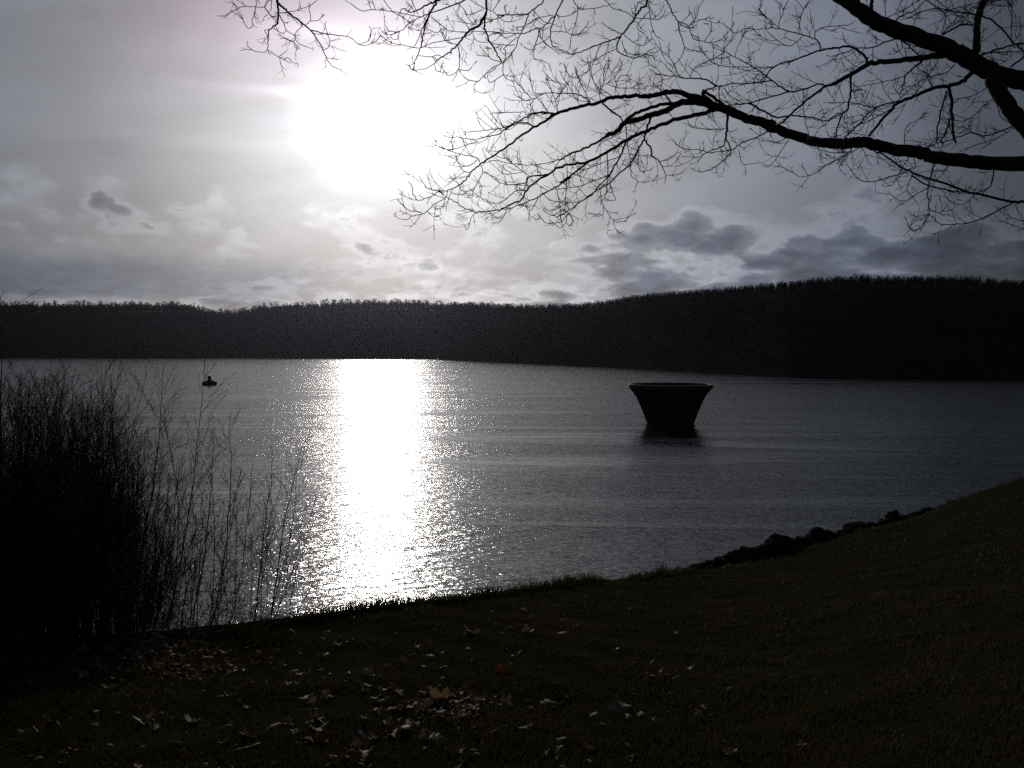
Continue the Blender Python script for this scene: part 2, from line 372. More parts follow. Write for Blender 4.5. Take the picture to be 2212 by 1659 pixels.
def hill_points(a0, a1, u0, u1, n):
    a = R(a0) + (R(a1) - R(a0)) * fr.random(n); sd, rd, rz, th_ = hill_prof(a); u = u0 + (u1 - u0) * fr.random(n)
    y = sd + u * (rd - sd); return a, np.stack([y * np.tan(a), y, hill_z(a, y)], -1), u, th_
a_, P_, u_, t_ = hill_points(-48, 48, 0.03, 0.97, 5600)
hs_ = t_ * (.75 + .45 * fr.random(len(a_))) * np.where(u_ < .15, .6, 1)
o = scatter(PF, P_, hs_, 'forest', M_wood, 1.15); tag(o, kind='stuff')
a_, P_, u_, t_ = hill_points(-4, 48, 0.92, 1.06, 2400)
hs_ = t_ * (.78 + .32 * fr.random(len(a_)))
o = scatter(PF, P_, hs_, 'ridge_forest', M_wood, 1.0); tag(o, kind='stuff')
a_, P_, u_, t_ = hill_points(-48, -4, 0.95, 1.05, 1100)
hs_ = t_ * (.40 + .50 * fr.random(len(a_)))
o = scatter(PF, P_, hs_, 'ridge_wood', M_wood, 1.0); tag(o, kind='stuff')

a_, P_, u_, t_ = hill_points(-48, 48, 0.95, 1.02, 6500)
o = scatter(PF, P_ - np.array([0, 0, .8]), t_ * (.35 + .55 * fr.random(len(a_)) ** 1.3), 'ridge_undergrowth', M_wood, 1.8); tag(o, kind='stuff')
def tree_pair(name, proto, mt, mc):
    Vp, Tp, ntr = proto
    a = mesh_np(name + '_trunk', Vp[:ntr * 3], Tp[:ntr], mt); b = mesh_np(name + '_crown', Vp[ntr * 3:], Tp[ntr:] - ntr * 3, mc)
    return a, b
def place_tree(pair, name, loc, h, rz, wf=1.0):
    e = empty(name, loc); e.rotation_euler = (0, 0, rz); e.scale = (h * wf, h * wf, h)
    link('trunk', pair[0], e); link('crown', pair[1], e); return e
bp = [tree_pair('bare_tree', p, M_wood, M_wood) for p in [bare_proto(fr, n=196, trunk=.30, spread=.20) for _ in range(6)]]
cp = [tree_pair('spruce', p, M_wood, M_needle) for p in PC]
def at_ridge(xv, u=1.0):
    a = math.atan((xv - CX) / F); sd, rd, rz, th_ = hill_prof(np.array([a])); y = sd + u * (rd - sd)
    return a, float(y[0]), float(hill_z(np.array([a]), y)[0]), float(th_[0])
xs = [(-8 + 11.2 * k + fr.uniform(-4, 4)) for k in range(86)]
for k, xv in enumerate(xs):
    a, y, z, t_h = at_ridge(xv, .97 + .06 * fr.random())
    h = t_h * (.62 + .65 * fr.random())
    e = place_tree(bp[k % 6], 'bare_tree', (y * math.tan(a), y, z - .3), h, fr.random() * 6.28, fr.uniform(.8, 1.15))
    tag(e, 'bare broadleaf tree in the row along the far skyline left of the sun glitter', 'tree', 'bare trees along the far left skyline')
CONI = [(118, 655, 'small spruce rising over the bare trees near the left end of the far skyline', 1.05),
        (396, 650, 'dark spruce at the edge of the dip in the far left skyline', 1.1),
        (1858, 590, 'small pointed spruce on top of the near right hill', 1.35),
        (1905, 592, 'short spruce on the right hilltop left of the tall spruce', 1.2),
        (2025, 583, 'tall lone pointed spruce sticking up from the right hilltop skyline', 2.35),
        (2075, 594, 'squat spruce just right of the tall lone spruce on the hilltop', 1.4)]
for k, (xv, yv, lb, f_) in enumerate(CONI):
    a, y, z, t_h = at_ridge(xv, 1.0); h = (HY - yv) / F * y + EYE - z + .4
    tag(place_tree(cp[k % 4], 'spruce', (y * math.tan(a), y, z - .3), h, k * 1.3, .8 if k != 4 else .62), lb, 'spruce')
a, y, z, t_h = at_ridge(1348, 1.0)
tag(place_tree(bp[2], 'bare_tree', (y * math.tan(a), y, z - .3), t_h * 1.35, 1.0, 1.5), 'round crowned bare tree standing clear where the right hill starts to rise', 'tree')

# ------------------------------------------------------------------ near bank
# crest of the grass: column, row, forward distance
CREST = [(-1400, 1500, 5.6), (-600, 1440, 6.0), (0, 1398, 6.6), (300, 1372, 7.2), (500, 1352, 7.8), (670, 1334, 8.3), (760, 1323, 8.6), (850, 1310, 9.0), (930, 1299, 9.5), (1050, 1284, 10.6),
         (1200, 1265, 12.2), (1400, 1245, 15.2), (1516, 1232, 17.2), (1606, 1220, 19), (1706, 1201, 21), (1831, 1156, 24.5), (1981, 1118, 28.5),
         (2056, 1085, 31), (2212, 1031, 38), (2600, 960, 50), (3200, 905, 66), (4200, 880, 80)]
FOOT = 8.4; PW = 1.15
def crest(xv):
    D = interp(xv, CREST, 2); t = (interp(xv, CREST, 1) - HY) / F; return D, EYE - t * D
def bank_z(x, y):
    """ground height on the camera's side of the crest and down the rough slope beyond it"""
    x = np.asarray(x, float); y = np.asarray(y, float)
    xv = CX + F * x / np.maximum(y, .05); D, ze = crest(xv); u = y / D
    wob = 0.03 * np.sin(x * 1.3 + 1) * np.sin(y * 1.1) + 0.014 * np.sin(x * 3.1 + 2 * np.sin(y * 1.7)) * np.sin(y * 3.7 + 1.5 * np.sin(x * 2.3)) + 0.008 * np.sin(x * 8.1 + 2 * np.sin(y * 5)) * np.sin(y * 7.3 + x)
    near = FOOT - np.clip(u, 0, 1) ** PW * (FOOT - ze) + wob * np.clip(u * 4, 0, 1)
    b = y - D; far = ze + wob - np.where(b < 2, b * .32, .64 + (b - 2) * .55)
    return np.where(u <= 1, near, np.maximum(far, -3.0))
def ground_at(xv, yv):
    """point of the grass seen at column xv, row yv (arrays)"""
    xv = np.asarray(xv, float); yv = np.asarray(yv, float); D, ze = crest(xv); t = (yv - HY) / F
    lo = np.full(xv.shape, .02); hi = np.ones(xv.shape)
    for _ in range(30):
        u = (lo + hi) / 2; f = EYE - t * u * D - (FOOT - u ** PW * (FOOT - ze)); m = f > 0
        lo = np.where(m, u, lo); hi = np.where(m, hi, u)
    y = (lo + hi) / 2 * D; x = (xv - CX) / F * y
    return x, y, bank_z(x, y)
xcols = np.concatenate([np.linspace(-4200, -700, 24, endpoint=False), np.linspace(-700, 2900, 260, endpoint=False), np.linspace(2900, 6000, 20)])
urow = np.concatenate([np.linspace(.004, 1, 90), ])
rows = []
for u in urow:
    D, ze = crest(xcols); y = D * u; rows.append(np.stack([(xcols - CX) / F * y, y, bank_z((xcols - CX) / F * y, y)], -1))
for b in (.2, .5, .9, 1.4, 2, 3, 4.5, 6.5, 9, 12, 16):
    D, ze = crest(xcols); y = D + b; x = (xcols - CX) / F * y; D2, ze2 = crest(xcols)
    z = ze2 - (b * .32 if b < 2 else .64 + (b - 2) * .55); z = z + 0.03 * np.sin(x * 3.1 + b * 5); z = np.maximum(z, -3)
    rows.append(np.stack([x, y, z], -1))
nc = len(xcols); V = np.concatenate(rows)
i = np.arange(len(rows) - 1)[:, None] * nc; j = np.arange(nc - 1)[None, :]
Q = np.stack([i + j, i + j + 1, i + nc + j + 1, i + nc + j], -1).reshape(-1, 4)
# ground behind the camera, joined to the first row
fr0 = rows[0]; L0 = [fr0[0], fr0[-1]]
back = np.array([[-1200, 2.0, FOOT - .4], [-1200, -1200, FOOT], [1200, -1200, FOOT], [1200, 2.0, FOOT - .4], [fr0[-1][0], .0, FOOT - .01], [fr0[0][0], .0, FOOT - .01]])
# left and right wings reaching past the sheet
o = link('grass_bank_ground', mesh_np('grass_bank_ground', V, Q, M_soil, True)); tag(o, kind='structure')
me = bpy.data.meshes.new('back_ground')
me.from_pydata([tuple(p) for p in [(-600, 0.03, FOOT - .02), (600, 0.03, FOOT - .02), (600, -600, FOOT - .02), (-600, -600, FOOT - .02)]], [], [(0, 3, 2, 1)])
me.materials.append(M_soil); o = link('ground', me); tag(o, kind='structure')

# ------------------------------------------------------------------ grass
def grass_material():
    m = bpy.data.materials.new('winter_grass'); m.use_nodes = True; n = m.node_tree; h = G(n); p = n.nodes['Principled BSDF']
    t = n.nodes.new('ShaderNodeTexCoord')
    f = h.noise(t.outputs['Object'], 1.1, 4, 0.6); f2 = h.noise(t.outputs['Object'], 60, 2, 0.5)
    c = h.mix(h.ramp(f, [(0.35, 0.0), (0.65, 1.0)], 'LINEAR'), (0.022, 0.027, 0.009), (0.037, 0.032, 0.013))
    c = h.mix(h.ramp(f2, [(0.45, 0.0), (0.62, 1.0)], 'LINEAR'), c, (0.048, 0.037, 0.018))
    n.links.new(c, p.inputs['Base Color']); p.inputs['Roughness'].default_value = .7; p.inputs['Specular IOR Level'].default_value = .04
    tr = n.nodes.new('ShaderNodeBsdfTranslucent'); n.links.new(c, tr.inputs[0])
    mx = n.nodes.new('ShaderNodeMixShader'); mx.inputs[0].default_value = .28
    n.links.new(p.outputs[0], mx.inputs[1]); n.links.new(tr.outputs[0], mx.inputs[2]); n.links.new(mx.outputs[0], n.nodes['Material Output'].inputs[0])
    return m
M_grass = grass_material()
def make_grass(n, xr, yr, hh, name, lean=.6, dy=None):
    xv = rng.uniform(*xr, n); D, ze = crest(xv); yc = interp(xv, CREST, 1)
    if dy is None: yv = yc + (yr - yc) * rng.random(n) ** 1.15
    else: yv = yc + dy * rng.random(n)
    x, y, z = ground_at(xv, yv)
    cl = .5 + .5 * np.sin(x * 2.3 + np.sin(y * 1.7) * 2) * np.sin(y * 2.9 + np.sin(x * 1.1) * 2)
    h = rng.uniform(*hh, n) * (.35 + 1.2 * cl); a = rng.random(n) * 6.283
    wd = np.clip(.0014 + .00042 * y, .002, .009) * rng.uniform(.7, 1.3, n)
    ln = lean * rng.random(n) * h; b = rng.random(n) * 6.283
    s = np.stack([np.cos(a) * wd, np.sin(a) * wd, 0 * a], -1); P = np.stack([x, y, z - .01], -1)
    l1 = np.stack([np.cos(b) * ln * .3, np.sin(b) * ln * .3, h * .55], -1); l2 = np.stack([np.cos(b) * ln * 1.2, np.sin(b) * ln * 1.2, h], -1)
    V = np.stack([P - s, P + s, P + l1 + s * .7, P + l1 - s * .7, P + l2], 1).reshape(-1, 3)
    k = np.arange(n)[:, None] * 5
    return V, (k + np.array([[0, 1, 2, 3]])), (k + np.array([[3, 2, 4]]))
V1, Q1, T1 = make_grass(330000, (-350, 2560), 1720, (.018, .048), 'g')
V2, Q2, T2 = make_grass(5000, (560, 2300), 0, (.05, .12), 'g', .9, 7)
parts = [(V1, Q1, T1), (V2, Q2, T2)]
for (x0_, x1_, n_, h0_, h1_, dy_) in ((1200, 1240, 120, .06, .20, 10), (1260, 1300, 70, .06, .15, 10), (930, 1010, 160, .06, .16, 8), (1380, 1440, 120, .08, .2, 8), (640, 720, 150, .05, .16, 10), (2040, 2070, 80, .1, .3, 8), (1000, 1500, 500, .06, .16, 6)):
    parts.append(make_grass(n_, (x0_, x1_), 0, (h0_, h1_), 'g', .8, dy_))
for _ in range(60):
    xc_ = rng.uniform(200, 2200); yc_ = interp(xc_, CREST, 1) + 10 + rng.random() * 380
    parts.append(make_grass(120, (xc_ - 22, xc_ + 22), 0, (.05, .13), 'g', 1.0, yc_ - interp(xc_, CREST, 1)) if False else make_grass(140, (xc_ - 25, xc_ + 25), yc_, (.03, .07), 'g', 1.1))
vo_, Vs, Qs, Ts = 0, [], [], []
for (a1, a2, a3) in parts: Vs.append(a1); Qs.append(a2 + vo_); Ts.append(a3 + vo_); vo_ += len(a1)
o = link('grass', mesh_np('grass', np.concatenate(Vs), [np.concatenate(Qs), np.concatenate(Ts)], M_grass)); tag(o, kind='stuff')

# ------------------------------------------------------------------ fallen leaves
def leaf_mesh(r_, mat, name='fallen_leaf'):
    n = 40; pts = []
    for k in range(n):
        a = k / n * 2 * math.pi
        lob = abs(math.cos(2.5 * (a - math.pi / 2))) ** .8
        r = .42 + .58 * lob * (1 - .35 * (1 - math.cos(a - math.pi / 2)) / 2); r *= 1 - .12 * (k % 2)
        pts.append([r * math.cos(a) * .5, r * math.sin(a) * .5])
    c1, c2 = r_.uniform(-1.6, 2.2), r_.uniform(-1.0, 1.4); ph = r_.random() * 3
    def lift(x, y): 
        xr = x * math.cos(ph) + y * math.sin(ph); yr = -x * math.sin(ph) + y * math.cos(ph)
        return c1 * xr * xr + c2 * yr * yr + .12 * math.sin(9 * x + ph) * math.hypot(x, y)
    V = [[0, 0, 0]] + [[x * .5, y * .5, lift(x * .5, y * .5)] for x, y in pts] + [[x, y, lift(x, y)] for x, y in pts]
    T = [[0, 1 + k, 1 + (k + 1) % n] for k in range(n)]; Q = [[1 + k, 1 + n + k, 1 + n + (k + 1) % n, 1 + (k + 1) % n] for k in range(n)]
    b = len(V); V += [[-.01, -.1, .01], [.01, -.1, .01], [.03, -.75, .1], [.015, -.75, .1]]; Q.append([b, b + 1, b + 2, b + 3])
    return np.array(V), np.array(T), np.array(Q)
def leaf_mat(name, c, t):
    return mat_basic(name, c, .75, .12, (14, tuple(v * .6 for v in c)), None, (t, .22))
LM = [leaf_mat('leaf_pale_tan', (.19, .15, .105), (.16, .10, .05)), leaf_mat('leaf_brown', (.085, .055, .033), (.11, .06, .03)),
      leaf_mat('leaf_orange', (.12, .055, .028), (.16, .06, .02)), leaf_mat('leaf_grey', (.12, .10, .085), (.12, .09, .06))]
lr = np.random.default_rng(5)
LG = [leaf_mesh(lr, None) for _ in range(8)]
LME = [[mesh_np('fallen_leaf', v, [t, q], m) for (v, t, q) in LG] for m in LM]
def leaf_spot(cx, cy, sx, sy): return lr.normal(cx, sx), lr.normal(cy, sy)
CLUST = [(330, 1425, 95, 26, 60, 'in the drift under the bare shrubs', 'fallen leaves drifted under the shrubs'),
         (950, 1525, 42, 22, 30, 'in the small heap before the glitter path', 'fallen leaves heaped on the turf'),
         (620, 1480, 230, 55, 30, 'loose on turf left of the small heap', 'fallen leaves on the open turf'),
         (1250, 1520, 260, 75, 14, 'scattered over the dark turf below the stones', 'fallen leaves on the dark turf'),
         (640, 1590, 200, 30, 22, 'lying singly along the front of the turf', 'fallen leaves at the front')]
def put_leaf(xv, yv, size, mi, gi, tilt=.35):
    x, y, z = ground_at(np.array([xv]), np.array([yv]))
    o = link('fallen_leaf', LME[mi][gi]); o.location = (float(x[0]), float(y[0]), float(z[0]) + .028)
    o.rotation_euler = (lr.normal(0, tilt), lr.normal(0, tilt), lr.random() * 6.28); o.scale = (size,) * 3; return o
for (cx, cy, sx, sy, n, where, grp) in CLUST:
    k = 0
    while k < n:
        xv, yv = leaf_spot(cx, cy, sx, sy)
        if not (20 < xv < 2190 and interp(xv, CREST, 1) + 12 < yv < 1650): continue
        mi = int(lr.choice([0, 1, 2, 3], p=[.33, .42, .04, .21])); k += 1
        kind = ['pale tan', 'dull brown', 'orange brown', 'greyish'][mi]
        tag(put_leaf(xv, yv, lr.uniform(.065, .125), mi, int(lr.integers(8)), .27), f'{kind} curled fallen maple leaf {where}', 'leaf', grp)
SPEC = [(955, 1518, .19, 0, 'bright white curled leaf on top of the small heap, largest glint on the turf'),
        (862, 1583, .16, 0, 'pale cupped oval leaf alone in front of the small leaf heap'),
        (1340, 1535, .20, 3, 'big wide spread greyish maple leaf on the dark turf right of the heap'),
        (1132, 1321, .10, 0, 'tiny glinting white leaf near the grass crest, right of the glitter path'),
        (1140, 1369, .15, 0, 'pale upright leaf below the grass crest beside the tuft'),
        (1022, 1376, .17, 3, 'lone pale flat leaf close under the crest at the glitter path'),
        (668, 1520, .12, 0, 'small pale cupped leaf alone on bare turf left of the heap'),
        (556, 1387, .16, 0, 'bright leaf at the foot of the thin shrubs'),
        (1078, 1466, .13, 2, 'rusty orange leaf upright in the grass right of the heap'),
        (1185, 1527, .14, 3, 'small grey leaf between the heap and the wide spread leaf'),
        (782, 1608, .19, 3, 'broad dull grey leaf lying near the bottom edge of the turf')]
for k, (xv, yv, s, mi, lb) in enumerate(SPEC): tag(put_leaf(xv, yv, s, mi, k % 8, .5), lb, 'leaf')
# litter of small leaf scraps nobody could count
VV, TT, QQ, n0 = [], [], [], 0
xv = np.concatenate([rng.normal(330, 130, 330), rng.normal(950, 55, 80), rng.uniform(0, 1500, 260)]); yv = np.concatenate([rng.normal(1425, 34, 330), rng.normal(1528, 24, 80), rng.uniform(1290, 1690, 260)])
ok = (yv > interp(xv, CREST, 1) + 10) & (yv < 1720); xv, yv = xv[ok], yv[ok]; x, y, z = ground_at(xv, yv)
for k in range(len(x)):
    v, t, q = LG[k % 8]; a = lr.random() * 6.28; s = lr.uniform(.035, .085); c_, s_ = math.cos(a), math.sin(a)
    tl = lr.normal(0, .5)
    vx = v[:, 0] * c_ - v[:, 1] * s_; vy = v[:, 0] * s_ + v[:, 1] * c_; vz = v[:, 2] + vx * tl
    VV.append(np.stack([vx * s + x[k], vy * s + y[k], vz * s + z[k] + .022], -1)); TT.append(t + n0); QQ.append(q + n0); n0 += len(v)
o = link('leaf_litter', mesh_np('leaf_litter', np.concatenate(VV), [np.concatenate(TT), np.concatenate(QQ)], LM[1])); tag(o, kind='stuff')
# the pale stick lying near the bottom of the turf
b = MB(); P = np.array([ground_at(np.array([xx]), np.array([yy])) for xx, yy in ((495, 1649), (520, 1642), (545, 1636), (562, 1629))])[:, :, 0]; P[:, 2] += .03
b.tube(P, [.010, .012, .011, .006], 6, True, .15); tag(link('stick', b.mesh('stick', LM[3])), 'pale broken stick lying on the turf near the bottom edge', 'stick')

# ------------------------------------------------------------------ stones along the bank
import bmesh
def rock_mesh(seed, flat=.7):
    r_ = random.Random(seed); bm = bmesh.new(); bmesh.ops.create_icosphere(bm, subdivisions=2, radius=.5)
    planes = []
    for _ in range(9):
        v = Vector((r_.gauss(0, 1), r_.gauss(0, 1), r_.gauss(0, 1))).normalized(); planes.append((v, r_.uniform(.24, .42)))
    for v in bm.verts:
        for nrm_, d in planes:
            k = v.co.dot(nrm_)
            if k > d: v.co -= nrm_ * (k - d)
        v.co += Vector((r_.gauss(0, .012), r_.gauss(0, .012), r_.gauss(0, .012))); v.co.z *= flat
    me = bpy.data.meshes.new('stone'); bm.to_mesh(me); bm.free(); me.materials.append(M_rock); return me
RM = [rock_mesh(k, .6 + .1 * (k % 4)) for k in range(8)]
rr = random.Random(3)
ROCKTOP = [(1425, 1243), (1455, 1236), (1506, 1213), (1560, 1196), (1606, 1181), (1681, 1156), (1706, 1151), (1745, 1154), (1766, 1141), (1806, 1146), (1846, 1131), (1890, 1124), (1931, 1102), (1950, 1112), (1981, 1103), (2010, 1094), (2056, 1081), (2110, 1066), (2212, 1029)]
def stone(xv, top, beyond, size, lb, grp, zs=1.0):
    D, ze = crest(np.array([xv])); y = float(D[0]) + beyond; x = (xv - CX) / F * y; ztop = EYE - (top - HY) / F * y
    o = link('stone', RM[rr.randrange(8)]); o.scale = (size * rr.uniform(.9, 1.3), size * rr.uniform(.8, 1.1), size * zs * rr.uniform(.85, 1.1))
    o.rotation_euler = (rr.uniform(-.2, .2), rr.uniform(-.2, .2), rr.uniform(0, 6.28)); o.location = (x, y, ztop - .5 * .62 * o.scale.z)
    tag(o, lb, 'stone', grp)
NAMED = {1931: ('tall squared stone standing highest on the bank edge', .5, 1.2), 1766: ('broad rounded boulder in the middle of the stone row', .62, .8), 1846: ('long flat slab stone right of the broad boulder', .7, .5),
         1455: ('lowest small stone where the stone row meets the grass crest', .4, .8), 1681: ('round topped stone left of the twin stones', .55, 1.0)}
for xv, yv in ROCKTOP:
    if xv in NAMED: lb, s, zs = NAMED[xv]; stone(xv, yv, .8, s, lb, None, zs)
k = 0
for q in range(190):
    xv = 1425 + (2170 - 1425) * (q + rr.random()) / 190
    top = float(np.interp(xv, [a_[0] for a_ in ROCKTOP], [a_[1] for a_ in ROCKTOP])); cr = float(interp(xv, CREST, 1))
    f = rr.random() ** 1.7; yv = top + 3 + f * max(0, cr - top) * .9
    stone(xv, yv, .9 - f * .6, rr.uniform(.30, .50) * (.8 if xv < 1600 else 1), 'dark rough stone in the row of riprap along the water side of the grass bank', 'riprap stones along the bank edge')

# ------------------------------------------------------------------ bell-mouth spillway
TX, TY = (1448 - CX) / F * 112, 112.0
tw = empty('spillway_tower', (TX, TY, 0)); tag(tw, 'dark trumpet shaped concrete overflow tower standing in the lake', 'tower')
S = 1.035
pr = [(2.62, -3.0), (2.66, -.5), (2.71, 0.0), (2.76, .2), (2.93, .52), (3.23, 1.38), (3.42, 1.85), (3.60, 2.27), (3.80, 2.72), (3.98, 3.15), (4.22, 3.6), (4.48, 3.98), (4.78, 4.32), (5.0, 4.60)]
b = MB(); b.lathe([(r * S, z * S) for r, z in pr], 96)
inner = [(4.75, 4.62), (4.5, 4.25), (4.1, 3.7), (3.6, 3.0), (3.1, 2.0), (2.6, .8), (2.4, -3.0)]
b.lathe([(r * S, z * S) for r, z in inner][::-1], 96)
body = link('shaft', b.mesh('shaft', M_conc, True), tw)
b = MB(); rimp = [(4.74, 4.60), (5.02, 4.585), (5.10, 4.63), (5.10, 5.02), (5.07, 5.06), (4.80, 5.06), (4.74, 5.0), (4.74, 4.60)]
b.lathe([(r * S, z * S) for r, z in rimp], 96); link('rim', b.mesh('rim', M_rim, False), tw)
b = MB(); b.lathe([(2.76 * S, -.6), (3.15 * S, -.45), (3.05 * S, .05), (2.88 * S, .16), (2.74 * S, .2)], 96); link('base_collar', b.mesh('base_collar', M_conc, True), tw)

# ------------------------------------------------------------------ work boat and buoy
def at(xv, yv, y=None, z=0.0):
    if y is None: y = (EYE - z) / ((yv - HY) / F)
    return (xv - CX) / F * y, y, EYE - (yv - HY) / F * y
bx_, by_, bz_ = at(453.5, 832)
boat = empty('boat', (bx_, by_, 0)); boat.rotation_euler = (0, 0, R(8)); tag(boat, 'small dark work boat with an upright cabin floating on the left of the lake', 'boat')
M_boat = mat_basic('boat_paint', (.05, .04, .045), .6, .3, (3, (.03, .028, .03))); M_cab = mat_basic('cabin_paint', (.07, .08, .10), .5, .4); M_glass = mat_basic('cabin_glass', (.02, .025, .03), .1, .5)
def hull_mesh():
    st = [(-1.75, .62, .05, .86), (-1.4, .78, -.25, .80), (-.4, .84, -.3, .76), (.6, .80, -.28, .78), (1.35, .62, -.2, .84), (1.72, .35, .1, .92)]
    V = []
    V = []; 
    for x, wd, zb, zt in st: V += [[x, -wd, zt], [x - .02, -wd * .86, zt * .3], [x - .05, 0, zb], [x - .02, wd * .86, zt * .3], [x, wd, zt]]
    Q = [[k * 5 + m, k * 5 + m + 1, k * 5 + m + 6, k * 5 + m + 5] for k in range(5) for m in range(4)] + [[k * 5 + 4, k * 5, k * 5 + 5, k * 5 + 9] for k in range(5)]
    Q += [[0, 4, 3, 1]]; T = [[1, 3, 2], [25, 26, 27], [25, 27, 29], [27, 28, 29]]
    return mesh_np('hull', V, [np.array(Q), np.array(T)], M_boat)
hl = link('hull', hull_mesh(), boat)
b = MB()
for sy in (-1, 1): b.tube([[-1.75, sy * .63, .87], [-.4, sy * .85, .78], [.6, sy * .81, .80], [1.35, sy * .63, .86], [1.73, sy * .36, .94]], [.04] * 5, 6)
link('gunwale', b.mesh('gunwale', M_boat), hl)
b = MB(); b.box((.05, 0, .98), (2.1, 1.15, .42), 0, .94); link('deck_house', b.mesh('deck_house', M_boat), boat)
b = MB(); b.box((-.10, 0, 1.75), (.86, .82, 1.2), 0, .96); cb = link('cabin', b.mesh('cabin', M_cab), boat)
b = MB(); b.box((-.10, 0, 2.38), (.98, .94, .07)); link('roof', b.mesh('roof', M_boat), cb)
b = MB(); b.box((-.10, -.412, 1.98), (.45, .012, .3)); b.box((.33, 0, 1.98), (.012, .5, .3)); link('window', b.mesh('window', M_glass), cb)
b = MB(); b.tube([[-.80, .1, 1.1], [-.80, .1, 2.0]], [.03, .02], 6); b.tube([[-.88, .1, 1.9], [-.72, .1, 1.9]], [.015, .015], 5); link('mast', b.mesh('mast', M_boat), boat)
b = MB(); b.tube([[.50, -.4, 1.15], [.52, -.4, 1.5], [.95, -.4, 1.45], [.97, -.4, 1.15]], [.02] * 4, 5); b.tube([[.50, .4, 1.15], [.52, .4, 1.5], [.95, .4, 1.45], [.97, .4, 1.15]], [.02] * 4, 5); link('rail', b.mesh('rail', M_boat), boat)
b = MB(); b.box((-1.86, 0, .66), (.22, .3, .5), 0, .8); b.tube([[-1.88, 0, .5], [-1.9, 0, -.2]], [.06, .05], 6); link('outboard_motor', b.mesh('outboard_motor', M_boat), boat)
px, py, _ = at(495, 832)
by = empty('buoy', (px, py, 0)); tag(by, 'tiny white buoy floating right of the boat', 'buoy')
b = MB(); b.lathe([(.01, -.2), (.22, -.14), (.30, 0), (.28, .12), (.15, .22), (.01, .25)], 20); link('float', b.mesh('float', mat_basic('buoy_white', (.75, .75, .72), .4, .5), True), by)
b = MB(); b.tube([[0, 0, .24], [0, 0, .36]], [.03, .02], 8); link('ring_post', b.mesh('ring_post', M_boat), by)

# ------------------------------------------------------------------ shrubs on the left bank
sr = np.random.default_rng(21)
def grow(b, p, d, L, r, level, maxl, up=.10, n=7, dens=1.0, rmin=.0011, side=(.35, .7)):
    """one curved shoot and its side shoots"""
    P = [np.array(p, float)]; d = np.array(d, float); d /= np.linalg.norm(d); bend = sr.normal(0, .05, 3)
    for k in range(n):
        d = d + bend + sr.normal(0, .045, 3); d[2] += up * .35; d /= np.linalg.norm(d); P.append(P[-1] + d * L / n)
    Rr = np.linspace(r, max(rmin, r * .25), n + 1); b.tube(P, Rr, 5 if r > .006 else 3, False)
    if level >= maxl: return
    nb = int(max(2, round(L * (7.5 if level == 0 else 10) * dens)))
    for k in range(nb):
        f = .16 + .8 * (k + sr.random()) / nb; q = f * n; i0 = min(int(q), n - 1); pt = P[i0] + (P[i0 + 1] - P[i0]) * (q - i0)
        dl = P[i0 + 1] - P[i0]; dl /= np.linalg.norm(dl); s = sr.standard_normal(3); s -= dl * s.dot(dl); s /= np.linalg.norm(s) + 1e-9
        ang = sr.uniform(*side); dd = dl * math.cos(ang) + s * math.sin(ang)
        grow(b, pt, dd, L * (1 - f * .72) * sr.uniform(.28, .5), max(rmin, r * (1 - .7 * f) * .5), level + 1, maxl, up, max(3, n - 2), dens, rmin, side)
def shrub(stems, label, name='shrub', maxl=None, dens=1.0, r0=.009, grp=None):
    """stems: (base column, base row, tip column, tip row, distance)"""
    few = len(stems) <= 4; maxl = maxl or 2; lo_a, hi_a = (.38, .75)
    x0, y0, yy = stems[0][0], stems[0][1], stems[0][4]
    base = np.array(at(x0, y0, yy)); e = empty(name, tuple(base)); bs = MB(); bt = MB()
    for (bc, br, tc_, tr_, Y) in stems:
        p = np.array(at(bc, br, Y)) - base; q = np.array(at(tc_, tr_, Y + sr.uniform(-.5, .5))) - base
        L = np.linalg.norm(q - p); n = 10; mid = sr.normal(0, .035 * L, 3); lean0 = (q - p) * .5 + np.array([0, 0, L * .03])
        P = [p * (1 - t) + q * t + mid * math.sin(math.pi * t) + sr.normal(0, .006, 3) for t in np.linspace(0, 1, n + 1)]
        r = r0 * (L / 2.5) ** .8 * sr.uniform(.8, 1.2); bs.tube(P, np.linspace(r, .0016, n + 1), 6, False)
        nb = int(L * (13 if few else 10) * dens)
        for k in range(nb):
            f = .15 + .82 * (k + sr.random()) / nb; i0 = min(int(f * n), n - 1); pt = P[i0] + (P[i0 + 1] - P[i0]) * (f * n - i0)
            dl = P[i0 + 1] - P[i0]; dl /= np.linalg.norm(dl); s = sr.standard_normal(3); s -= dl * s.dot(dl); s /= np.linalg.norm(s)
            ang = sr.uniform(lo_a, hi_a); grow(bt, pt, dl * math.cos(ang) + s * math.sin(ang), L * (1 - f * .70) * sr.uniform(.22, .46), max(.0018, r * (1 - .7 * f) * .45), 1, maxl, .06, 5, dens, .0014, (.35, .8))
    if len(stems) > 4: link('stem', bs.mesh('stem', M_shrubbark), e); link('twigs', bt.mesh('twigs', M_shrubbark), e)
    else:
        bt.V += bs.V; bt.Q += [q + bt.n for q in bs.Q]; link('branches', bt.mesh('branches', M_shrubbark), e)
    return tag(e, label, 'shrub', grp)
def fan(xc, spread, yb, tops, n, Y):
    st = []
    for k in range(n):
        t = (k + .5) / n * 2 - 1 + sr.normal(0, .1); st.append((xc + t * spread * .45 + sr.normal(0, 6), yb + sr.uniform(-15, 25), xc + t * spread + sr.normal(0, 14) + 12, tops + abs(t) ** 1.6 * 110 + abs(sr.normal(0, 75)), Y + sr.uniform(-.5, .5)))
    return st
shrub(fan(20, 110, 1400, 785, 55, 7.6), 'dense dark bare shrub at the left edge, tallest of the thicket', dens=1.0, r0=.009)
shrub(fan(110, 100, 1400, 790, 50, 8.0), 'dense bare shrub second from the left edge of the thicket', dens=1.0, r0=.009)
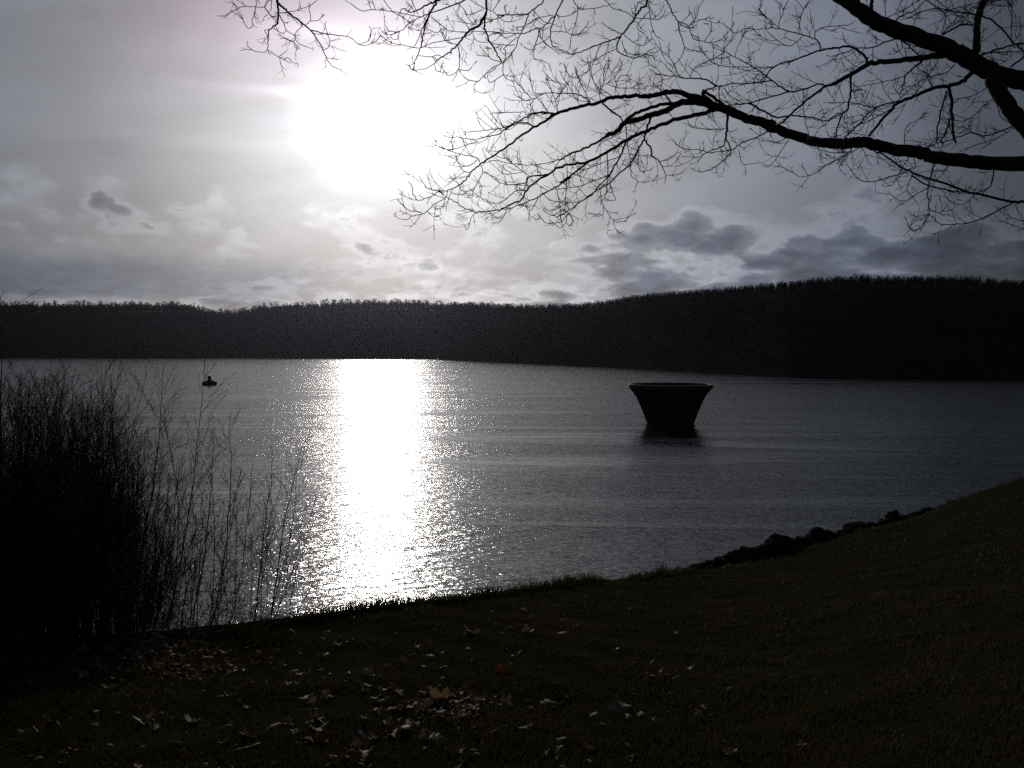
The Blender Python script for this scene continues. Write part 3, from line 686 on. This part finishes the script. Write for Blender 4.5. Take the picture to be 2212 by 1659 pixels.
shrub(fan(205, 90, 1390, 830, 50, 8.2), 'bare shrub in the middle of the thicket, thinning towards the top', dens=1.1)
shrub(fan(60, 150, 1400, 960, 90, 7.2), 'low tangled dark bare shrub in front at the foot of the left thicket', dens=1.5)
shrub(fan(270, 120, 1385, 1080, 60, 7.7), 'low dark tangle of bare twigs at the right foot of the thicket', dens=1.5)
shrub(fan(300, 75, 1380, 940, 34, 8.3), 'thinner bare shrub sloping down on the right shoulder of the thicket', dens=.9, r0=.008)
shrub([(225, 1385, 218, 782, 8.2), (235, 1385, 262, 778, 8.2), (222, 1385, 250, 880, 8.0), (215, 1385, 205, 900, 8.4)], 'pair of tall slender stems rising above the right side of the thicket', dens=1.0)
shrub([(270, 1370, 352, 795, 8.3), (262, 1375, 320, 800, 8.4), (275, 1370, 300, 950, 8.2)], 'slender bare sapling leaning right beside the thicket', dens=1.0)
shrub([(358, 1360, 446, 770, 8.2), (362, 1360, 355, 900, 8.3), (352, 1360, 400, 1010, 8.0)], 'tall forked sapling whose tip reaches up to the boat', dens=.95)
shrub([(415, 1352, 462, 935, 8.5), (425, 1350, 440, 1050, 8.3)], 'thin bare sapling just right of the tall forked one', dens=.9)
shrub([(388, 1356, 410, 1000, 8.6), (395, 1356, 372, 1090, 8.4), (384, 1356, 430, 1120, 8.7)], 'low fine bare shoots between the two forked saplings', dens=1.0, r0=.007)
shrub([(500, 1350, 545, 1010, 9.0), (508, 1350, 512, 1060, 8.8), (495, 1350, 480, 1120, 8.9)], 'fine bare shoots right of the straight sapling', dens=1.0, r0=.007)
shrub([(565, 1344, 612, 1040, 9.0), (575, 1344, 572, 1090, 9.2)], 'two fine bare shoots just left of the leaning shrub', dens=1.0, r0=.006)
shrub([(458, 1350, 496, 895, 8.6), (468, 1350, 520, 1010, 8.5), (452, 1350, 455, 1000, 8.7)], 'straight bare sapling in the middle of the thin row', dens=.95)
shrub([(548, 1345, 590, 975, 8.8), (540, 1345, 530, 1080, 8.7), (552, 1345, 600, 1100, 8.8)], 'bare sapling at the left border of the glitter path', dens=.95)
shrub([(585, 1342, 655, 950, 8.9), (590, 1342, 690, 1060, 8.9), (580, 1342, 640, 1000, 9.0), (595, 1342, 625, 1120, 8.8)], 'leaning bare shrub against the edge of the sun glitter', dens=1.0)
shrub([(625, 1338, 705, 1075, 9.0), (635, 1338, 718, 1150, 9.0), (618, 1338, 660, 1130, 9.1)], 'small slanting bare shrub furthest right against the bright water', dens=1.0)
shrub(fan(480, 170, 1366, 1215, 70, 8.0), 'low brushy undergrowth below the thin saplings', dens=1.4, r0=.006)
shrub(fan(150, 210, 1410, 1190, 110, 7.0), 'lowest black brambly growth along the foot of the thicket', dens=1.5, r0=.007)
shrub(fan(330, 120, 1392, 1250, 60, 7.3), 'low black brambly growth beside the leaf drift', dens=1.5, r0=.006)
shrub(fan(395, 80, 1360, 1090, 16, 8.2), 'thin brush between the thicket and the tall forked sapling', dens=1.1, r0=.006)
shrub([(-60, 1400, 2, 640, 7.4)], 'single tall stem at the left picture edge reaching above the far hills', dens=.8, r0=.011)

# ------------------------------------------------------------------ overhanging bare tree
REG = {1: (.226, 700, 0), 2: (.226, 1150, 0), 3: (.226, 1600, 0), 4: (.27125, 2050, 0), 5: (.27125, 2600, 0), 6: (.2486, 1250, 330), 7: (.2941, 1750, 300), 8: (.36166, 2400, 300), 0: (1, 0, 0)}
FS, CXS, HYS = F * 1.4467, 1600.0, HY * 1.4467
# limb : region, start width, end width, points (in magnified picture units)
TR = {'A': [
 (5, 260, 150, '3600,1500 2900,1060 2600,1000 2212,930 1900,860 1700,760 1450,610 1150,480 700,330 440,210 280,90 80,-60 -200,-300'),
 (5, 190, 170, '1850,900 1960,1120 2150,1370 2400,1650 2700,1900'), (5, 85, 70, '1660,600 1690,200 1740,0 1760,-300'), (5, 42, 36, '455,120 450,0 450,-200'),
 (5, 75, 42, '1400,660 1300,640 1150,650 900,680 600,710 420,740 200,870 0,970'), (4, 30, 20, '2100,940 1960,1000 1780,1120 1560,1320 1390,1450'),
 (4, 20, 14, '1960,990 1860,965 1680,1040 1540,1060 1300,1120 1060,1190 830,1210'),
 (5, 32, 22, '420,730 340,610 200,540 0,550'), (4, 22, 14, '2050,555 1900,580 1620,680 1340,780 1270,880 1200,930'),
 (4, 16, 6, '1900,570 1880,500 1830,450 1680,400 1500,350 1310,320 1170,340 1030,325 920,380 800,295'), (4, 8, 6, '1690,410 1640,470 1530,530 1420,480 1300,380'),
 (4, 13, 7, '1830,440 1840,370 1950,310 2212,290'), (4, 8, 5, '1650,390 1650,300 1690,130 1750,30'), (4, 8, 5, '1330,320 1320,240 1210,150 1195,90'), (4, 8, 5, '1415,320 1420,250 1470,120 1400,20'),
 (4, 20, 7, '1540,1060 1420,990 1330,920 1110,770 1000,700 770,590'), (4, 15, 14, '1330,930 1050,965 880,960 780,990 700,990'), (4, 20, 8, '700,990 570,915 350,900 0,850'),
 (4, 10, 5, '1340,780 1110,770 800,765 650,720 550,600'), (4, 10, 5, '390,890 450,780 560,720 760,620 780,540'), (4, 8, 5, '270,890 200,730 155,660'),
 (4, 12, 8, '780,1010 850,1100 980,1180'), (4, 24, 12, '1060,1190 1200,1260 1370,1350 1560,1330 1750,1350 1960,1390 2080,1310 2140,1310'), (4, 10, 9, '1700,1040 1700,1300 1760,1560'),
 (5, 50, 26, '1620,830 1500,940 1340,990 1150,1020 950,1110 800,1170 650,1290 430,1560'), (5, 18, 14, '850,1150 500,1240 300,1440 150,1590'), (5, 14, 8, '500,1240 200,1180 0,1190'), (5, 14, 12, '720,1230 450,1380 300,1440'),
 (5, 40, 25, '1350,1000 1380,1200 1390,1400 1400,1540 1420,1640'), (5, 24, 16, '1380,1330 1320,1480 1260,1640'), (5, 22, 16, '1320,1050 1240,1350 1200,1640'),
 (5, 26, 10, '1050,690 850,870 820,1000 780,1100'), (5, 13, 6, '850,880 650,930 350,990'), (5, 22, 16, '800,470 900,540 1000,640'), (5, 19, 8, '760,440 720,450 600,490 480,545 300,560 0,650'), (5, 10, 8, '470,550 470,700'), (5, 9, 6, '800,480 810,550 740,610'),
 (5, 22, 18, '1280,400 1450,300 1650,280'), (5, 22, 9, '1660,170 1350,120 1150,100 850,220'), (5, 22, 18, '1700,170 1900,270 2080,480 2212,600 2400,900'), (5, 24, 18, '1700,650 1900,570 2100,510 2300,510'), (5, 14, 10, '1720,610 2000,600 2300,590'),
 (5, 18, 8, '740,230 800,180 950,120 1080,0'), (5, 11, 7, '640,200 850,100 1000,0'), (5, 14, 9, '1260,400 1400,250 1600,100 1850,0'), (5, 22, 16, '2060,770 2212,650 2350,500'), (5, 12, 7, '1260,380 1310,230 1330,130 1750,20 2000,10'), (5, 14, 8, '1700,600 1740,400'), (5, 9, 6, '2070,500 2075,0'), (5, 9, 6, '620,190 610,0'),
 (5, 28, 16, '210,860 210,1050 190,1240 100,1350 40,1580'), (5, 16, 14, '220,1050 340,1030'), (5, 14, 9, '100,1320 0,1370 -80,1440'), (8, 14, 7, '2180,240 1900,340 1750,320 1600,370 1370,440'), (8, 8, 6, '2120,280 1980,360 1700,460'), (5, 8, 5, '2100,1440 1950,1350 1900,1200'),
 (5, 9, 5, '1990,1080 1800,1170 1560,1380 1300,1370'), (5, 9, 5, '1800,1000 1600,1110 1380,1150'), (8, 8, 6, '940,100 860,190 660,350'),
 (5, 8, 5, '900,560 840,560 860,650'), (5, 8, 5, '2000,700 1900,690 1810,700'), (5, 10, 6, '2080,480 2150,420 2180,300'), (5, 8, 5, '1110,910 1150,1000 1120,880 980,780'), (5, 10, 5, '1420,740 1300,850 1110,890 920,1010 780,1140'),
 (5, 8, 5, '950,1110 1100,880'), (5, 9, 5, '1640,290 1500,200 1400,170'), (5, 9, 5, '1300,150 1180,60 1100,0'), (5, 9, 5, '1730,100 1850,40 2000,-40'), (5, 12, 6, '1750,60 1900,0 2212,-60')],
 'B': [
 (8, 150, 75, '3100,780 2700,640 2212,585 1900,580 1700,560 1450,530 1300,490 1100,465 900,412 780,398 650,415 400,390 200,330 0,265'),
 (4, 115, 95, '1350,1450 1200,1400 1050,1360 820,1260 650,1215 560,1130'),
 (4, 75, 42, '560,1130 430,1115 200,1050 0,1090 -160,1120'), 
 (3, 60, 36, '2130,1290 1900,1325 1600,1330 1400,1350 1250,1400 1100,1440 950,1470 750,1520 580,1590 480,1659'),
 (6, 36, 5, '2150,40 2050,70 1930,120 1800,210 1680,275 1500,400 1340,520 1130,660 1000,740 900,840 820,940 740,1000 600,1065 490,1090 330,1160 230,1190 165,1110 145,1010'),
 (6, 10, 5, '600,1065 570,1160 430,1240 380,1290 290,1360 150,1390 100,1430 30,1430'), (6, 6, 5, '290,1360 220,1330 120,1320 20,1240'),
 (7, 48, 25, '1700,140 1620,150 1500,190 1300,235 1080,300 900,380 700,470 500,600 280,700 170,719'),
 (6, 30, 6, '2212,730 2000,780 1850,870 1700,960 1590,1070 1530,1180 1400,1240 1280,1300 1150,1325 960,1335 820,1295 700,1220 570,1140 490,1080 420,1065 340,1030 270,940'),
 (7, 75, 45, '1620,90 1400,60 1230,90 1130,160 980,200 850,240 700,280 600,370 500,420'), (7, 26, 18, '500,420 300,540 100,620 0,680'), (7, 36, 36, '1250,80 1200,80 1060,95 900,150 750,215 650,300'),
 (6, 14, 5, '2011,684 1940,790'), (6, 12, 6, '2040,670 1850,720 1670,745 1500,740 1350,720 1200,690 1110,710'), (7, 22, 18, '300,700 250,740 150,820 0,920'), (6, 20, 10, '2150,900 1950,1030 1730,1150 1500,1250 1340,1300 1280,1300'),
 (6, 25, 6, '1930,100 1800,90 1650,110 1500,190 1330,270 1180,300 1000,320 890,330'), (6, 20, 5, '1680,270 1590,215 1480,225 1330,290 1230,360 1090,390 960,425 850,420 720,400 620,400 540,370'), (6, 9, 7, '1240,290 1150,340 1090,385'),
 (6, 14, 5, '1000,710 970,660 870,630 700,590 560,545 450,500'), (6, 7, 5, '980,450 850,490 690,545 580,550'), (6, 6, 5, '970,680 900,740 800,760 720,700'), (6, 6, 5, '880,845 800,820 740,740'), (6, 7, 5, '1010,740 1040,830 990,940 930,1040 840,1075 770,1060 730,980'), (6, 5, 5, '990,940 1025,1020'),
 (6, 14, 6, '1590,1070 1480,1065 1400,1110 1330,1180 1200,1230 1080,1210 1010,1150 960,1120'), (6, 24, 16, '1860,870 1720,880 1610,895'), (6, 16, 6, '1610,895 1590,960 1500,985 1370,995 1240,960 1150,895'), (6, 12, 8, '1600,900 1560,1050 1500,1040'), (6, 9, 5, '1630,885 1550,830 1430,740 1330,650'), (6, 6, 5, '1540,840 1320,860 1220,790'),
 (6, 12, 7, '1740,1150 1700,1230 1640,1320 1580,1270 1520,1250'), (6, 7, 5, '1630,1320 1620,1385'), (6, 7, 5, '960,1340 900,1400 880,1470'), (6, 8, 5, '1340,1300 1300,1400 1220,1410 1140,1350'), (6, 12, 8, '2100,770 2100,900 2070,1300 2020,1380'), (6, 10, 6, '1960,1030 1980,1100 2000,1200 2020,1380'),
 (6, 10, 6, '2080,1360 1970,1390 1850,1350 1800,1300'), (6, 8, 5, '2212,1270 2100,1370 2030,1460 1840,1475 1790,1430'), (6, 6, 5, '2100,1380 2080,1480 2010,1535 1950,1490'), (6, 6, 5, '2250,1210 2100,1215 1900,1190 1780,1090'),
 (7, 26, 18, '970,200 930,330 900,460 970,560 970,630'), (7, 16, 6, '970,630 1060,700 1120,820 1120,890'), (7, 9, 6, '1060,700 1160,660 1240,610'), (7, 6, 5, '1130,840 1230,840 1310,805'), (7, 20, 9, '900,460 840,550 750,720 620,830 520,930 400,1000 220,1120 60,1240 0,1270'),
 (7, 22, 8, '740,450 700,500 620,680 520,850 420,950 320,1060 210,1130'), (7, 12, 9, '500,610 510,830 500,940 485,1060 440,1120'), (7, 10, 6, '440,1120 500,1230 580,1330 680,1335'), (7, 6, 5, '460,1180 450,1260 340,1250'), (7, 10, 6, '530,930 560,1030 590,1100 530,1110'), (7, 10, 6, '750,720 760,850 820,900 800,975'), (7, 7, 5, '840,550 835,720 860,800 950,790'),
 (7, 12, 6, '520,840 200,960 0,990'), (7, 14, 8, '700,290 710,450 740,650'), (7, 18, 14, '450,80 560,170 640,230 680,290'), (7, 10, 6, '650,640 500,690 380,740 260,780'), (7, 9, 6, '920,260 800,400 700,520'), (7, 8, 5, '560,620 600,560 640,640'), (7, 8, 5, '380,600 430,500 500,440'),
 (7, 28, 22, '1780,190 1775,370 1760,450'), (7, 16, 7, '1760,450 1730,530 1560,600 1480,650 1370,645'), (7, 16, 8, '1765,460 1820,570 1750,670 1640,760 1530,805 1440,795'), (7, 15, 7, '2230,370 2060,450 1900,520 1830,570 1600,600 1480,570 1330,570 1280,545'), (7, 9, 6, '1900,570 1940,720 2070,715'), (7, 9, 6, '1750,350 1550,350 1400,330 1360,270'), (7, 18, 16, '1190,80 1130,0 1100,-60'),
 (8, 26, 14, '2400,920 2212,915 2100,910 1750,830 1400,720 1200,640 1000,510 860,450'), (8, 12, 6, '1200,660 1050,700 900,740 780,715 680,590'), (8, 13, 7, '2120,920 1950,1010 1790,1080 1600,1110 1490,1105 1410,1040'), (8, 14, 6, '1440,570 1400,720 1380,820 1390,950 1390,1020 1330,1120 1250,1170 1205,1090'), (8, 9, 6, '1390,790 1280,850 1200,900 1130,900 1060,850'),
 (8, 14, 12, '1240,690 1380,770 1600,820 1800,840'), (8, 13, 5, '1950,600 1940,740 1860,820 1700,850 1580,830'), (8, 12, 5, '720,450 700,490 500,600 380,680 270,695 210,650'), (8, 10, 6, '800,440 700,500 680,540 630,580'), (8, 9, 5, '720,480 560,490 400,450'), (8, 8, 5, '1180,420 1195,270 1330,190'),
 (8, 9, 5, '1240,500 1150,640 1080,760 1010,780'), (8, 9, 5, '1250,680 1200,800 1220,850'), (8, 8, 5, '1560,600 1500,690 1440,730'), (8, 8, 5, '1390,980 1480,1010 1520,980'), (8, 9, 5, '2240,1090 2130,1060 2030,1010'), (8, 8, 5, '2250,1160 2100,1110 1990,1070'), (8, 8, 5, '1390,1020 1330,1060 1250,1030'), (8, 7, 5, '800,430 850,520 860,560'),
 (8, 8, 5, '180,380 130,450 60,560 0,610'), (8, 8, 5, '150,370 60,400 -60,380'), (8, 8, 5, '900,450 1000,560 1110,620'), (8, 8, 5, '1260,530 1270,620 1180,640'), (8, 7, 5, '1800,830 1700,930 1610,930'), (8, 8, 5, '690,490 620,600 640,660'),
 (4, 46, 46, '560,1150 545,1090 550,1050'), (4, 32, 42, '560,1050 700,1150 800,1235'), (4, 20, 16, '560,1050 600,1030 700,995'), (4, 16, 10, '720,1000 730,1130'),
 (3, 14, 6, '1420,1350 1250,1240 1180,1200 1130,1130 1080,1000 1050,840'), (3, 12, 6, '1230,1200 1300,1160 1420,1070 1500,930'), (3, 10, 6, '1310,1160 1450,1210 1620,1220 1760,1165'), (3, 12, 6, '1220,1400 1200,1230 1180,1200'), (3, 20, 6, '1080,1410 1030,1370 930,1310 770,1290 560,1285 370,1290 300,1270 250,1100'), (3, 9, 5, '760,1290 760,1210 700,1160 580,1130 460,1015'), (3, 9, 5, '440,1300 300,1365 190,1390 70,1330'), (3, 8, 5, '630,1540 600,1390 500,1130'), (3, 8, 5, '600,1380 740,1200'),
 (3, 10, 5, '1060,1410 900,1380 830,1260 700,1070'), (3, 8, 5, '1080,1400 1000,1250 900,1040'), (3, 8, 5, '1000,1250 930,1110'), (3, 20, 14, '1250,1420 1400,1560 1480,1600'), (3, 8, 5, '280,1370 180,1270 60,1130'), (3, 18, 6, '580,1590 450,1550 300,1560 190,1590 180,1550 0,1555 -240,1560'), (3, 8, 5, '1220,1300 1340,880'), (3, 8, 5, '1420,1290 1480,1070 1580,1040')],
 'C': [
 (0, 130, 26, '4300,100 4000,-250 3300,-500 2600,-560 2000,-450 1500,-350 1100,-250 900,-150 860,-60'),
 (3, 52, 6, '2000,-1500 1950,-500 1880,0 1790,110 1700,240 1600,380 1500,500 1420,540 1240,600 1080,665 870,750 790,740 620,660 480,620 380,500'), (3, 22, 6, '1500,510 1450,650 1500,740 1660,800 1800,770 1930,680'), (3, 9, 6, '1520,560 1560,690 1660,750 1920,765'), (3, 8, 5, '1550,480 1700,600 1810,630 1880,580'),
 (3, 14, 5, '1240,605 1180,720 1130,860 1060,980 980,1030 880,1080 780,1020 730,920'), (3, 8, 5, '1450,670 1280,750 1150,830 1000,900'), (3, 12, 7, '1690,250 1560,160 1400,120 1330,40 1280,0'), (3, 9, 5, '1700,250 1900,260 2030,270 2100,200'), (3, 10, 5, '1890,20 1920,300 1970,460 2020,520'), (3, 15, 12, '1700,230 1730,60 1780,20'), (3, 8, 5, '1905,150 1750,320 1740,400 1820,460'), (3, 14, 8, '1480,470 1450,440 1330,375'),
 (3, 28, 8, '800,-1500 830,-300 850,0 890,70 940,125 1100,120 1280,90 1370,50'), (3, 13, 6, '915,100 900,230 870,350 830,470 800,640'), (3, 9, 5, '835,380 760,430 730,370'), (3, 8, 5, '830,480 930,460 1010,380'),
 (3, 38, 9, '1000,-1600 760,-400 700,0 610,180 500,310 400,410 350,530 310,660 290,760 320,820 400,820 480,870'), (3, 20, 9, '610,190 560,320 530,480 570,640 680,710 800,750'), (3, 11, 8, '620,200 680,235 800,210 900,150'), (3, 8, 5, '540,440 720,440 850,490 960,460'), (3, 8, 5, '530,500 420,580 330,620'), (3, 7, 5, '300,690 230,680 165,650'), (3, 9, 6, '570,210 350,250 200,350 60,380'), (3, 9, 5, '290,140 430,290 540,330'), (3, 8, 5, '390,420 400,520 500,630 620,720'),
 (3, 30, 12, '700,-1500 500,-300 430,0 280,140 220,200 170,350 90,530 40,680 -20,730'), (2, 16, 6, '2020,690 1960,770 1860,860 1720,940 1590,1060 1520,1120 1400,1110 1320,1055'), (2, 8, 5, '1850,860 1700,810 1590,690'), (2, 8, 5, '1870,880 1870,1030 1930,1095'), (2, 6, 5, '1870,1030 1700,1140 1660,1100'), (2, 6, 5, '1520,1120 1470,1170 1465,1230'), (2, 8, 6, '1900,830 1900,700 1880,670 2030,540'),
 (3, 18, 14, '220,200 100,200 0,205 -130,205 -200,205'), (2, 14, 12, '1910,200 1800,250 1640,310'), (3, 18, 10, '400,395 340,385 240,440 120,465 0,460 -200,455'), (2, 11, 6, '1820,450 1600,430 1400,440 1150,430 1060,380 870,240'), (2, 7, 5, '1040,390 960,450 880,430'), (2, 9, 5, '2030,620 1900,625 1730,600 1660,570'),
 (2, 50, 18, '1800,-1300 1660,-300 1640,0 1630,200 1610,350 1650,500 1760,700 1850,860'), (2, 40, 6, '1630,180 1540,340 1400,420 1320,510 1240,620 1130,720 1020,790 900,890 780,945 660,975'), (2, 16, 5, '1245,640 1260,740 1250,960 1140,1040 1100,1040 1055,975'), (2, 6, 5, '1250,960 1380,975 1430,930'), (2, 7, 5, '920,890 940,970 1000,990 1010,930'),
 (2, 12, 6, '1400,410 1340,310 1230,200'), (2, 9, 5, '1500,340 1380,325 1290,300'), (2, 9, 5, '1240,610 1150,600 1060,550 1000,390'), (2, 9, 5, '1600,120 1450,190 1370,200 1310,110'), (2, 10, 6, '1640,120 1560,90 1430,10'), (2, 12, 6, '1660,130 1720,150 1830,0'), (2, 9, 5, '1720,150 1830,250 1900,300 2030,290'), (2, 9, 5, '1660,500 1800,460 1900,520 2030,480'), (2, 9, 5, '1450,480 1500,560 1620,590'),
 (2, 52, 8, '1050,-1000 960,-150 940,20 860,170 780,400 740,590 690,770 650,840 625,950 540,900'), (2, 26, 5, '1600,-150 1340,0 1000,140 730,235 580,320 440,430 310,430 240,360 230,290'), (2, 9, 6, '740,235 560,200 330,155 100,135 0,140 -100,145 -240,50'), (2, 32, 10, '1100,-20 1000,0 820,60 620,170 480,120 430,200'), (2, 9, 5, '330,150 230,20 180,-60'), (2, 7, 5, '330,160 450,220 580,320'), (2, 18, 6, '830,240 740,420 710,510 640,640'),
 (2, 13, 5, '700,665 500,630 300,580 170,490'), (2, 9, 6, '720,665 870,600 1000,575 1300,520 1420,470'), (2, 8, 6, '700,770 880,785 960,760 1030,790'), (2, 7, 5, '430,440 420,530 360,545'), (2, 7, 5, '440,440 300,480 230,455'), (2, 6, 5, '620,950 680,1000'), (2, 6, 5, '100,135 60,0'), (2, 6, 5, '690,200 600,0'), (2, 7, 5, '640,170 610,110 570,75'),
 (1, 46, 6, '800,-700 745,-150 740,0 760,60 880,160 1080,330 1200,420 1370,690 1470,890 1560,940 1630,990'), (1, 18, 5, '1200,420 1420,470 1740,515 1860,610 2020,540 2030,400'), (1, 7, 5, '1860,615 1960,630 2110,560 2160,490'), (1, 32, 10, '745,30 750,190 745,320 630,410 610,560 605,690'), (1, 10, 6, '605,690 740,780 880,855'), (1, 8, 5, '600,690 560,720 430,710 340,650'),
 (1, 14, 6, '755,190 880,165 970,155 1100,110'), (1, 17, 6, '770,210 830,330 860,410 920,460 990,510'), (1, 12, 10, '745,325 640,210'), (1, 14, 14, '750,210 700,230 640,210 560,100'), (1, 12, 6, '560,100 430,95 290,90 210,110 80,180'), (1, 15, 5, '480,-300 460,0 430,130 390,280 395,350 330,390 260,270'), (1, 10, 5, '1080,330 1070,370 1000,440 990,540 1050,610 1150,650'),
 (1, 10, 5, '1130,350 1190,290 1200,240 1180,100 1280,10'), (1, 7, 5, '1190,290 1300,280 1350,230'), (1, 7, 5, '1370,690 1440,660 1460,570 1410,400'), (1, 11, 7, '560,100 620,0 640,-90'), (1, 6, 5, '620,410 560,420 600,490'), (1, 6, 5, '860,420 820,460 770,445'), (1, 6, 5, '990,545 950,575 865,545'), (1, 6, 5, '960,580 1010,640 1000,700'), (1, 6, 5, '760,780 820,740'), (1, 6, 5, '830,820 880,800 930,840'),
 (1, 6, 5, '1060,120 1050,60'), (1, 6, 5, '1460,575 1540,550'), (1, 6, 5, '200,110 120,45'), (1, 6, 5, '270,260 230,235'), (1, 8, 5, '650,150 660,0'), (1, 7, 5, '420,220 465,265'), (1, 7, 5, '600,200 560,235'), (1, 6, 5, '1220,460 1330,475'),
 (4, 22, 5, '50,-600 80,-100 130,20 180,130 250,240 370,310 430,440 550,480 650,490 760,450 830,370'), (4, 15, 6, '250,240 265,340 320,530 300,640 240,720'), (4, 7, 5, '370,300 480,240 580,215'), (4, 7, 5, '375,300 460,200 500,75'), (4, 6, 5, '560,475 640,350 635,260'), (4, 7, 5, '325,540 400,575 490,590'), (4, 7, 5, '250,270 360,315'),
 (5, 20, 9, '900,-400 1150,-60 1350,120')]}
DEPTH = {'A': (5.4, 6.6), 'B': (5.9, 7.6), 'C': (5.2, 6.4)}
tr = np.random.default_rng(77)
def to3(p, d): return np.array([(p[0] - CXS) / FS * d, d, EYE + (HYS - p[1]) / FS * d])
def smooth_line(P, n):
    """Catmull-Rom through P"""
    P = np.asarray(P, float); Q = np.vstack([2 * P[0] - P[1], P, 2 * P[-1] - P[-2]]); outp = []
    for k in range(1, len(Q) - 2):
        for t in np.linspace(0, 1, n, endpoint=False):
            a, b_, c, d = Q[k - 1], Q[k], Q[k + 1], Q[k + 2]
            outp.append(.5 * ((2 * b_) + (-a + c) * t + (2 * a - 5 * b_ + 4 * c - d) * t * t + (-a + 3 * b_ - 3 * c + d) * t ** 3))
    outp.append(Q[-2]); return np.array(outp)
TRX, TRY = 4.85, 5.7
tree = empty('bare_tree', (TRX, TRY, float(bank_z(TRX, TRY)))); tag(tree, 'big bare broadleaf tree whose dark limbs hang over the top right of the lake view', 'tree')
TB = np.array(tree.location)
b = MB(); tz = [-.4, 0, .5, 1.5, 2.4, 3.2, 4.2, 5.4]; tx = [0, 0, .02, .06, .05, .0, -.15, -.4]
b.tube(np.array([[tx[k], .03 * k, tz[k]] for k in range(8)]), [.42, .34, .27, .25, .25, .23, .19, .13], 20, True, .04)
link('trunk', b.mesh('trunk', M_bark, True), tree)
def twig(bt, p, d, L, r, lvl):
    n = 5; P = [p]; d = d / np.linalg.norm(d); bend = tr.normal(0, .10, 3); bend[2] += .10
    for k in range(n): d = d + bend + tr.normal(0, .10, 3); d /= np.linalg.norm(d); P.append(P[-1] + d * L / n)
    rr_ = np.linspace(r, r * .55, n + 1); rr_[-1] = r * .8; bt.tube(P, rr_, 3, False)
    if lvl <= 0: return
    for k in range(int(tr.integers(2, 5))):
        i0 = int(tr.integers(1, n)); s = tr.standard_normal(3); s /= np.linalg.norm(s); dl = P[i0 + 1] - P[i0]; dl /= np.linalg.norm(dl)
        twig(bt, P[i0], dl * .75 + s * .8, L * tr.uniform(.3, .55), r * .8, lvl - 1)
for key in ('A', 'B', 'C'):
    bl, bt = MB(), MB(); placed = []   # placed: (screen pts, depths)
    for num, (rg, w0, w1, txt) in enumerate(TR[key]):
        sc, ox, oy = REG[rg]; pts = np.array([[float(v) for v in q.split(',')] for q in txt.split()]) * sc + np.array([ox, oy])
        w0 *= sc; w1 *= sc
        S2 = smooth_line(pts, 5); arc = np.concatenate([[0], np.cumsum(np.linalg.norm(np.diff(S2, axis=0), axis=1))])
        dn, df = DEPTH[key]
        if num == 0: dep = dn + (df - dn) * np.clip((3400 - S2[:, 0]) / 3200, 0, 1) * (.6 if key == 'A' else 1); 
        else:
            best, bd = None, 1e9
            for (Ps, Ds) in placed:
                dd = np.linalg.norm(Ps - S2[0], axis=1); k = int(dd.argmin())
                if dd[k] < bd: bd, best = dd[k], Ds[k]
            d0 = best if bd < 60 else dn + (df - dn) * .5
            slope = tr.normal(0.0, .28) if w0 < 20 else tr.normal(0, .12)
            dep = d0 + slope * arc / FS * 6 + .05 * np.sin(arc / 60 + num) * min(1, w0 / 20) * 0
            dep = np.clip(dep, 4.3, 8.6)
        placed.append((S2, dep))
        P = np.array([to3(S2[k], dep[k]) for k in range(len(S2))]) - TB
        jit = min(w0, 8) * .0004; P[1:-1] += tr.normal(0, jit, P[1:-1].shape)
        rad = np.interp(arc, [0, arc[-1]], [w0, w1]) * .5 * dep / FS; rad = np.maximum(rad, .0026)
        if num and bd < 60: P[0] = P[0]
        big = w0 > 12
        (bl if w0 > 4.5 else bt).tube(P, rad, 14 if big else (7 if w0 > 4.5 else 5), True, .045 if big else .02)
        # side twigs, in alternate pairs as on a maple
        tot = arc[-1]; step = (34 if w0 < 8 else (46 if w0 < 25 else 80)) * (1.5 if key == 'C' else 1); s_ = tr.uniform(8, step)
        while s_ < tot:
            k = int(np.searchsorted(arc, s_)) ; k = min(max(k, 1), len(P) - 1)
            if -60 < S2[k][0] < 3300 and -80 < S2[k][1] < 900:
                dl = P[k] - P[k - 1]; dl /= np.linalg.norm(dl) + 1e-9; a0 = tr.random() * 6.28
                s1 = np.cross(dl, np.array([0, 1.0, 0])); s1 /= np.linalg.norm(s1) + 1e-9; s2 = np.cross(dl, s1)
                for sg in ((0, math.pi) if tr.random() < .30 else (0,)):
                    s = math.cos(a0 + sg) * s1 + math.sin(a0 + sg) * s2
                    Lm = tr.uniform(.04, .22 if key != 'C' else .13)
                    twig(bt, P[k], dl * .8 + s * .9, Lm, .0024, 1 if Lm > .07 else 0)
            s_ += step * tr.uniform(.5, 1.6)
        if w1 < 3: twig(bt, P[-1], P[-1] - P[-2], tr.uniform(.03, .07), .002, 1)
    lo_ = link('limb', bl.mesh('limb', M_bark, True), tree)
    link('twigs', bt.mesh('twigs', M_twig), lo_)

# ------------------------------------------------------------------ haze
m = bpy.data.materials.new('haze'); m.use_nodes = True; n = m.node_tree
n.nodes.remove(n.nodes['Principled BSDF']); pv = n.nodes.new('ShaderNodeVolumePrincipled')
pv.inputs['Color'].default_value = (.150, .158, .20, 1); pv.inputs['Density'].default_value = 0.72e-4; pv.inputs['Anisotropy'].default_value = .89
n.links.new(pv.outputs[0], n.nodes['Material Output'].inputs['Volume'])
b = MB(); b.box((0, 0, 41), (2900, 2900, 92)); o = link('haze', b.mesh('haze', m)); tag(o, kind='stuff')
